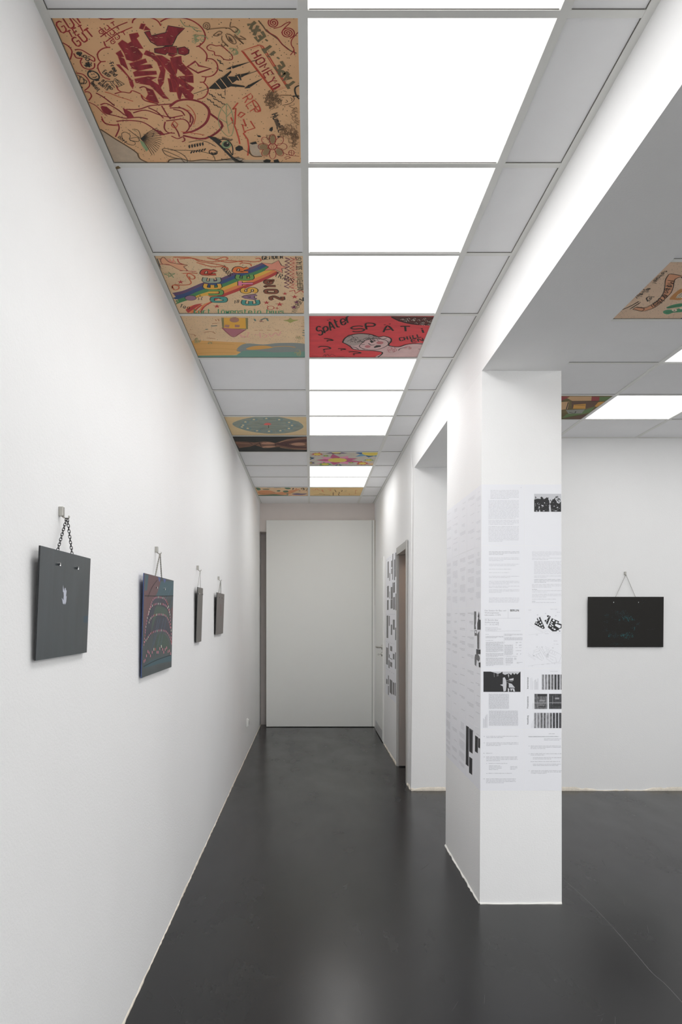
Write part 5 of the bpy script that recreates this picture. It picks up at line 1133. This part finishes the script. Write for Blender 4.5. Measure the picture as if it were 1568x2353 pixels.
# row 3: report page and the two block plans
def fart2(): return Art(FRONT.at, (0, -1, 0), (1010, 1380, 5.227), 0.0006)
a = fart2()
for i, s in enumerate(['Der Senator für Bau- und', 'Wohnungswesen', 'Information 1/1973']): a.font('mid', s, (545, 128 + i * 27), 25)
for i, s in enumerate(['XI. Bericht über', 'Stadterneuerung', '1.1. - 31.12.1972']): a.font('mid', s, (546, 242 + i * 27), 25)
a.font('ink', 'BERLIN', (850, 130), 34, bold=0.012)
a.lines('mid', [[(545, 216), (975, 211)], [(828, 98), (828, 214)], [(555, 371), (980, 362)], [(778, 395), (780, 780)]], 0.0006, smooth=False)
for i, s in enumerate(['Mitteilungen des Präsidenten', 'des Abgeordnetenhauses von Berlin', 'Nr. 28 Drucksache 6/1113']): a.font('mid', s, (554, 330 + i * 16), 13)
for x0, y0, x1, n in [(555, 407, 605, 1), (557, 432, 770, 3), (557, 480, 690, 1), (560, 500, 770, 4), (560, 535, 770, 10), (560, 637, 770, 5), (560, 690, 770, 11), (785, 405, 998, 3), (785, 447, 998, 4), (785, 501, 805, 1), (920, 503, 945, 2), (957, 503, 990, 1), (785, 535, 885, 14), (918, 535, 948, 1), (957, 535, 990, 2), (916, 566, 948, 1), (957, 566, 995, 1), (918, 604, 995, 1), (928, 640, 942, 2), (972, 640, 985, 2), (795, 672, 998, 1), (795, 692, 885, 8), (900, 692, 925, 3), (930, 745, 998, 2), (795, 774, 915, 1)]: W(a, 'mid', x0, y0, x1, n, 9.2, 0.5, 3.4)
a.build(FS[(2, 0)], PT_)
a = fart2()
W(a, 'soft', 1072, 117, 1118, 1); W(a, 'soft', 1335, 107, 1455, 1); W(a, 'soft', 1412, 142, 1455, 1); W(a, 'soft', 1375, 487, 1455, 1); W(a, 'soft', 1405, 527, 1470, 1)
for s, p in [('60', (1172, 178)), ('61', (1271, 160)), ('62', (1391, 187)), ('60', (1166, 563)), ('61', (1232, 563)), ('62', (1357, 573))]: a.font('mid', s, p, 17)
for p in ([(1172, 215), (1210, 195), (1268, 330), (1248, 342), (1142, 285), (1160, 250), (1178, 258)], [(1292, 185), (1303, 175), (1338, 190), (1298, 290), (1262, 240), (1300, 222), (1312, 203), (1300, 198)], [(1352, 212), (1440, 250), (1430, 270), (1470, 285), (1468, 330), (1435, 345), (1440, 355), (1410, 360), (1412, 370), (1360, 370), (1303, 320)]): a.poly('ink', p)
a.rect('ink', 1440, 362, 1452, 371)
for x, y, w_, h_, t in [(1192, 215, 14, 22, 0.35), (1200, 232, 14, 18, 0.35), (1165, 270, 14, 14, 0.45), (1186, 282, 12, 14, 0.45), (1216, 262, 16, 16, 0.4), (1232, 290, 14, 20, 0.4), (1208, 300, 16, 12, 0.45), (1240, 322, 14, 12, 0.45), (1180, 240, 10, 10, 0.4), (1292, 236, 12, 14, 0.35), (1284, 256, 10, 12, 0.35), (1318, 196, 12, 10, 0.4), (1374, 238, 24, 20, 0.45), (1410, 260, 22, 20, 0.45), (1352, 262, 22, 12, 0.45), (1345, 282, 22, 12, 0.45), (1335, 305, 20, 14, 0.45), (1362, 300, 18, 14, 0.45), (1385, 345, 24, 16, 0.2), (1362, 330, 16, 16, 0.45)]:
    ct, st_ = math.cos(t + 0.1), math.sin(t + 0.1); q = [(-w_ / 2, -h_ / 2), (w_ / 2, -h_ / 2), (w_ / 2, h_ / 2), (-w_ / 2, h_ / 2)]
    a.poly('paper', [(x + u * ct - v * st_, y + u * st_ + v * ct) for u, v in q])
a.poly('paper', [(1398, 278), (1462, 300), (1456, 325), (1440, 332), (1388, 300)]); a.poly('ink', [(1404, 292), (1438, 306), (1434, 314), (1398, 298)])
a.lines('soft', [[(1228, 180), (1290, 300)], [(1215, 185), (1270, 340)], [(1340, 200), (1300, 290)], [(1365, 190), (1345, 215)], [(1085, 258), (1255, 385)], [(1080, 285), (1240, 385)], [(1075, 412), (1250, 390)], [(1345, 385), (1470, 390)], [(1262, 395), (1275, 370), (1300, 362), (1325, 372), (1335, 395)]], 0.0006)
W(a, 'soft', 1160, 415, 1215, 1); W(a, 'soft', 1270, 400, 1330, 1)
a.line('soft', [(1375, 520), (1392, 520), (1392, 532), (1375, 532)], 0.0007, smooth=False, closed=True)
for p in ([(1130, 605), (1195, 575), (1255, 700), (1235, 720), (1120, 650), (1145, 610)], [(1150, 620), (1210, 600)], [(1160, 650), (1220, 625)], [(1160, 650), (1190, 690)], [(1190, 635), (1235, 700)], [(1270, 555), (1320, 570), (1280, 670), (1245, 635), (1285, 610), (1300, 580), (1272, 575)], [(1340, 590), (1415, 625), (1395, 660), (1330, 625)], [(1340, 590), (1300, 660), (1290, 700), (1355, 745)], [(1415, 625), (1470, 655), (1440, 740), (1350, 750)], [(1320, 660), (1400, 690), (1410, 740)], [(1330, 690), (1370, 720)], [(1365, 605), (1355, 632)], [(1390, 615), (1378, 645)], [(1200, 555), (1290, 690)], [(1225, 550), (1285, 660)], [(1330, 590), (1285, 680)]):
    a.line('mid', p, 0.0006, smooth=False)
a.lines('mid', [[(1298, 640), (1315, 648), (1308, 685), (1294, 678), (1298, 640)], [(1130, 655), (1145, 662), (1140, 672), (1127, 664), (1130, 655)]], 0.0012, smooth=False)
a.lines('soft', [[(1065, 635), (1160, 710)], [(1065, 655), (1150, 715)], [(1065, 788), (1200, 768), (1470, 750)]], 0.0006); W(a, 'soft', 1110, 787, 1150, 1); W(a, 'soft', 1225, 770, 1260, 1); W(a, 'soft', 1290, 763, 1330, 1); W(a, 'soft', 1380, 763, 1400, 1)
a.build(FS[(2, 1)], PT_)
# row 4
a = fart2(); a.rect('paper', 526, 849, 980, 1101); a.rect('ink', 530, 853, 976, 1097)
for p in ([(615, 853), (680, 872), (705, 880), (740, 868), (757, 853)], [(757, 853), (762, 880), (790, 892), (825, 880), (850, 853)], [(850, 853), (830, 872), (865, 895), (880, 868), (900, 890), (920, 872), (935, 888), (965, 862), (972, 853)], [(764, 928), (785, 920), (800, 950), (808, 985), (806, 1040), (800, 1085), (772, 1092), (764, 1030), (730, 1012), (762, 1005)],
          [(875, 935), (893, 930), (890, 960), (850, 958), (830, 945)], [(835, 990), (870, 1000), (910, 1048), (835, 1045)], [(822, 1050), (840, 1060), (838, 1095), (824, 1095)], [(850, 1055), (900, 1055), (910, 1092), (888, 1090), (880, 1062), (862, 1092)], [(828, 870), (838, 900), (834, 930), (826, 900)]): a.poly('soft', p)
a.lines('soft', [[(658, 868), (660, 918)], [(694, 875), (694, 910)], [(706, 880), (706, 908)], [(800, 960), (880, 972)], [(815, 985), (850, 1000)]], 0.0010, smooth=False)
a.lines('ink', [[(840, 1000), (900, 1040)], [(850, 1015), (880, 1010)]], 0.0009, smooth=False)
a.tf = (1010, 1580, 5.227)
W(a, 'mid', 595, 80, 835, 21, 8.7, 0.5, 3.8, 1.0); W(a, 'mid', 597, 282, 945, 21, 8.7, 0.5, 3.8, 1.0)
for i, (x, y) in enumerate([(530, 370), (541, 380), (552, 350), (563, 330), (573, 320)]): a.line('mid', [(x, y), (x, 482)], 0.0012, smooth=False)
a.build(FS[(3, 0)], PT_)
a = fart2(); W(a, 'soft', 1330, 853, 1470, 1)
bx_, by_ = (0, -1), (-1, 0)
a.font('ink', 'Interventionen', (1070, 1062), 24, bx_, by_, 0.01)
for i, (y1) in enumerate((930, 925, 965)): a.line('soft', [(1100 + i * 14, 1070), (1100 + i * 14, y1)], 0.0011, smooth=False)
for i, (y1) in enumerate((955, 945, 975, 935)): a.line('mid', [(1148 + i * 12, 1070), (1148 + i * 12, y1)], 0.0013, smooth=False)
for i in range(7):
    x = 1233 + i * 37.3; a.rect(('phl', 'phl', 'ph', 'ph', 'phd', 'phd', 'ph')[i], x, 888, min(1468, x + 27), 1070)
a.tf = (1010, 1580, 5.227)
a.font('ink', 'Präsentationen', (1070, 250), 24, bx_, by_, 0.01); a.line('mid', [(1128, 258), (1128, 185)], 0.0012, smooth=False)
a.rect('ph', 1143, 75, 1298, 256); a.rect('phd', 1318, 75, 1468, 256)
for (x0, y0, x1, y1) in [(1190, 225, 1290, 235), (1160, 80, 1165, 256), (1200, 95, 1206, 150), (1238, 90, 1242, 140), (1270, 80, 1275, 250), (1180, 78, 1290, 105), (1345, 80, 1352, 256), (1370, 200, 1468, 225), (1380, 80, 1386, 150), (1430, 80, 1440, 130)]: a.rect('ink2', x0, y0, x1, y1)
for (x0, y0, x1, y1) in [(1143, 180, 1298, 190), (1205, 150, 1270, 165), (1322, 178, 1468, 186), (1390, 120, 1440, 140), (1172, 78, 1176, 250), (1282, 110, 1288, 250), (1360, 100, 1364, 200)]: a.rect('lt2', x0, y0, x1, y1)
a.font('ink', 'Ausstellung', (1070, 445), 24, bx_, by_, 0.01)
for i, y1 in enumerate((430, 400, 380)): a.line('soft', [(1108 + i * 11, 485), (1108 + i * 11, y1)], 0.0011, smooth=False)
for i in range(9):
    x = 1140 + i * 37.3; a.rect(('phl', 'phl', 'ph', 'ph', 'phl', 'ph', 'phd', 'phd', 'phd')[i], x, 303, min(1468, x + 28), 486)
T3 = dict(PT_); T3['ink2'] = ('dark_photo_marks', mat('photo_dark', (52, 52, 55), 0.6)); T3['lt2'] = ('light_photo_marks', mat('photo_light', (158, 158, 162), 0.6))
a.build(FS[(3, 1)], T3)
# row 5: typewritten list
def fart3(): return Art(FRONT.at, (0, -1, 0), (1010, 1580, 5.227), 0.0006)
a = fart3()
for x0, y0, x1, n in [(532, 588, 545, 1), (565, 587, 950, 2), (532, 666, 545, 1), (565, 666, 950, 3), (528, 790, 545, 1), (562, 790, 637, 1), (532, 834, 545, 1), (565, 834, 935, 4), (565, 913, 580, 1), (592, 913, 825, 1), (597, 942, 735, 1), (597, 956, 750, 3), (852, 952, 935, 3), (565, 1034, 580, 1), (590, 1032, 880, 1), (532, 1099, 545, 1), (562, 1099, 920, 4)]: W(a, 'mid', x0, y0, x1, n, 15.5, last=0.96 if n == 1 else None)
a.build(FS[(4, 0)], PT_)
a = fart3()
for x0, y0, x1, n, l in [(1315, 557, 1385, 1, 'mid'), (1072, 590, 1440, 1, 'dk'), (1260, 616, 1468, 2, 'mid'), (1075, 704, 1085, 1, 'mid'), (1098, 704, 1465, 3, 'mid'), (1075, 797, 1085, 1, 'mid'), (1098, 797, 1465, 2, 'mid'), (1125, 844, 1465, 2, 'mid'), (1098, 892, 1465, 1, 'mid'), (1125, 922, 1460, 2, 'mid'), (1075, 1001, 1085, 1, 'mid'), (1102, 1001, 1468, 3, 'mid')]: W(a, l, x0, y0, x1, n, 15.5, last=0.96 if n == 1 else None)
a.line('mid', [(1072, 593), (1440, 588)], 0.0006, smooth=False)
a.build(FS[(4, 1)], PT_)

# corridor side of the pillar
YS = [PY0, 3.965, 4.18, 4.40, 4.615, PY1]
LX = lambda z: xr(4.3, z)
tilt = (xr(4.3, HDR) - xr(4.3, 0)) / HDR
LN = Vector((-1, 0, tilt)).normalized()
LS = {}
for r in range(5):
    z1, z0 = ZR[r] - g_, ZR[r + 1] + g_
    for c in range(5):
        y0, y1 = YS[c] + g_, YS[c + 1] - g_
        LS[(r, c)] = sheet(wpl, [(LX(z0) - 0.0002, y1, z0), (LX(z0) - 0.0002, y0, z0), (LX(z1) - 0.0002, y0, z1), (LX(z1) - 0.0002, y1, z1)])
LM = lambda u, v: Vector((LX(ZR[0] - v) - 0.0009, u, ZR[0] - v))
TC = [(3.845, 3.94), (3.99, 4.147), (4.217, 4.364), (4.442, 4.585), (4.655, 4.785)]
LPX = Surf((LX(1.3) - 0.0009, 4.3, 1.3), LN)
for r in range(5):
    for c in range(5):
        a = Art(LM, LN, depth=0.0006); rg = random.Random(100 + r * 7 + c); v = (ZR[0] - ZR[r]) + 0.03; end = (ZR[0] - ZR[r + 1]) - 0.03
        u0, u1 = TC[c]
        if r == 4 and c in (0, 1):
            b_ = [[(322, 455), (356, 475), (352, 950), (318, 920)], [(360, 485), (403, 512), (400, 795), (360, 765)], [(360, 828), (397, 855), (395, 1050), (358, 1020)]] if c == 1 else [[(430, 572), (466, 597), (463, 790), (428, 765)], [(470, 605), (503, 620), (502, 738), (468, 718)]]
            p_ = Art(LPX.at, LN, (1010, 1580, 5.227), 0.0006, (-9, 9, PY0 + 0.003, 99))
            for q in b_: p_.poly('ink', q)
            p_.build(LS[(r, c)], {'ink': ('black_bars', INK)})
            a.words('mid', u0, v + 0.005, u0 + 0.08, 1, 0.0065, 0.4, 1.0, rg, 0.0024); a.build(LS[(r, c)], PT_); continue
        if r == 2 and c == 0:
            p_ = Art(LPX.at, LN, (1078.2, 1395, 16.23), 0.0006, (-9, 9, PY0 + 0.002, 99))
            for l, q in [('phd', [(400, 475), (452, 475), (450, 845), (310, 845), (310, 600), (350, 400), (330, 350), (370, 150), (390, 330), (380, 450)]), ('ph', [(195, 160), (270, 165), (265, 560), (245, 680), (265, 830), (195, 830)]), ('ph', [(210, 865), (300, 870), (300, 1030), (390, 880), (385, 1560), (310, 1560), (305, 1060), (210, 1070)]),
                         ('phd', [(270, 1565), (440, 1590), (440, 1755), (270, 1755)]), ('ph', [(230, 1770), (330, 1740), (400, 1850), (410, 1930), (370, 2040), (290, 1960), (270, 2210), (215, 2150), (210, 1900)]), ('phd', [(360, 2065), (440, 2065), (440, 2255), (370, 2240)]), ('paper', [(220, 900), (285, 890), (285, 980), (230, 960)]), ('ink', [(400, 480), (450, 480), (448, 840), (405, 840)]), ('ink', [(385, 1600), (438, 1600), (438, 1750), (385, 1750)]), ('ink', [(385, 2070), (438, 2070), (438, 2250), (390, 2240)])]: p_.poly(l, q)
            p_.build(LS[(r, c)], PT_); continue
        dense = {0: 0.45, 1: 0.75, 2: 0.45, 3: 0.3, 4: 0.8}[r]
        if r == 4 and c == 3: dense = 0.25
        lay = 'soft' if r < 2 else 'mid'
        while v < end:
            n = rg.randint(1, 3) if dense < 0.5 else rg.randint(2, 7)
            n = min(n, int((end - v) / 0.0066) + 1)
            uu = u1 - (u1 - u0) * rg.choice((0, 0, 0, 0.3)); a.words(lay, u0 if uu == u1 else u0 + 0.02, v, uu, n, 0.0066, 0.34, None, rg, 0.0024)
            v += n * 0.0066 + rg.uniform(0.008, 0.02) / max(0.25, dense)
        a.build(LS[(r, c)], PT_)

# ------------------------------------------------------------------ printed sheets between the two doors
wpd = thing('wall_print', (0.815, 8.0, 0.55), 'white printed sheets with grey bars pasted between the doors', 'poster')
GX = lambda y, z: xr(y, z)
SY0, SY1 = 7.425, 8.475
zr = [2.03 - i * 0.2905 for i in range(6)]
SH = []
for r in range(5):
    z1, z0 = zr[r] - g_, zr[r + 1] + g_
    SH.append(sheet(wpd, [(GX(8, z0) - 0.0002, SY1, z0), (GX(8, z0) - 0.0002, SY0, z0), (GX(8, z1) - 0.0002, SY0, z1), (GX(8, z1) - 0.0002, SY1, z1)]))
DN = Vector((-1, 0, (xr(8, HDR) - xr(8, 0)) / HDR)).normalized()
DS = Surf((GX(8, 1.3) - 0.0009, 8, 1.3), DN)
BARS = [(73, 205, 90, 440), (100, 375, 110, 485), (127, 190, 142, 280), (127, 310, 140, 382), (145, 85, 155, 470), (170, 172, 185, 320), (170, 330, 185, 475), (190, 70, 202, 425),
        (67, 570, 90, 735), (98, 650, 105, 755), (120, 585, 143, 760), (145, 515, 152, 760), (157, 518, 183, 662), (192, 680, 203, 930), (65, 780, 88, 925), (118, 770, 150, 903), (157, 735, 182, 920),
        (58, 1010, 82, 1350), (92, 1015, 105, 1165), (122, 1145, 142, 1303), (153, 1070, 180, 1225), (187, 1190, 200, 1380),
        (52, 1485, 78, 1755), (85, 1425, 92, 1600), (88, 1590, 104, 1650), (112, 1465, 142, 1550), (110, 1645, 145, 1675), (152, 1580, 177, 1675), (87, 1675, 103, 1805), (110, 1700, 142, 1790), (185, 1560, 198, 1815),
        (52, 1955, 70, 2045), (80, 1905, 92, 2050), (80, 2060, 92, 2208), (104, 1960, 142, 2200), (150, 2005, 175, 2210), (183, 2015, 195, 2220)]
arts = [Art(lambda u, v: Vector((GX(8, v) - 0.0009, u, v)), DN, depth=0.0006) for _ in range(5)]
for (x0, y0, x1, y1) in BARS:
    p = DS.at(880 + x0 / 6.538, 1260 + y0 / 6.538); q = DS.at(880 + x1 / 6.538, 1260 + y1 / 6.538)
    r = max(0, min(4, int((zr[0] - (p.z + q.z) / 2) / 0.2905)))
    arts[r].poly('bar', [(p.y, p.z), (q.y, p.z), (q.y, q.z), (p.y, q.z)])
for r in range(5):
    for k in range(5): arts[r].poly('mid', [(7.6 + k * 0.19, zr[r] - 0.02), (7.68 + k * 0.19, zr[r] - 0.02), (7.68 + k * 0.19, zr[r] - 0.0225), (7.6 + k * 0.19, zr[r] - 0.0225)])
    arts[r].build(SH[r], PT_)
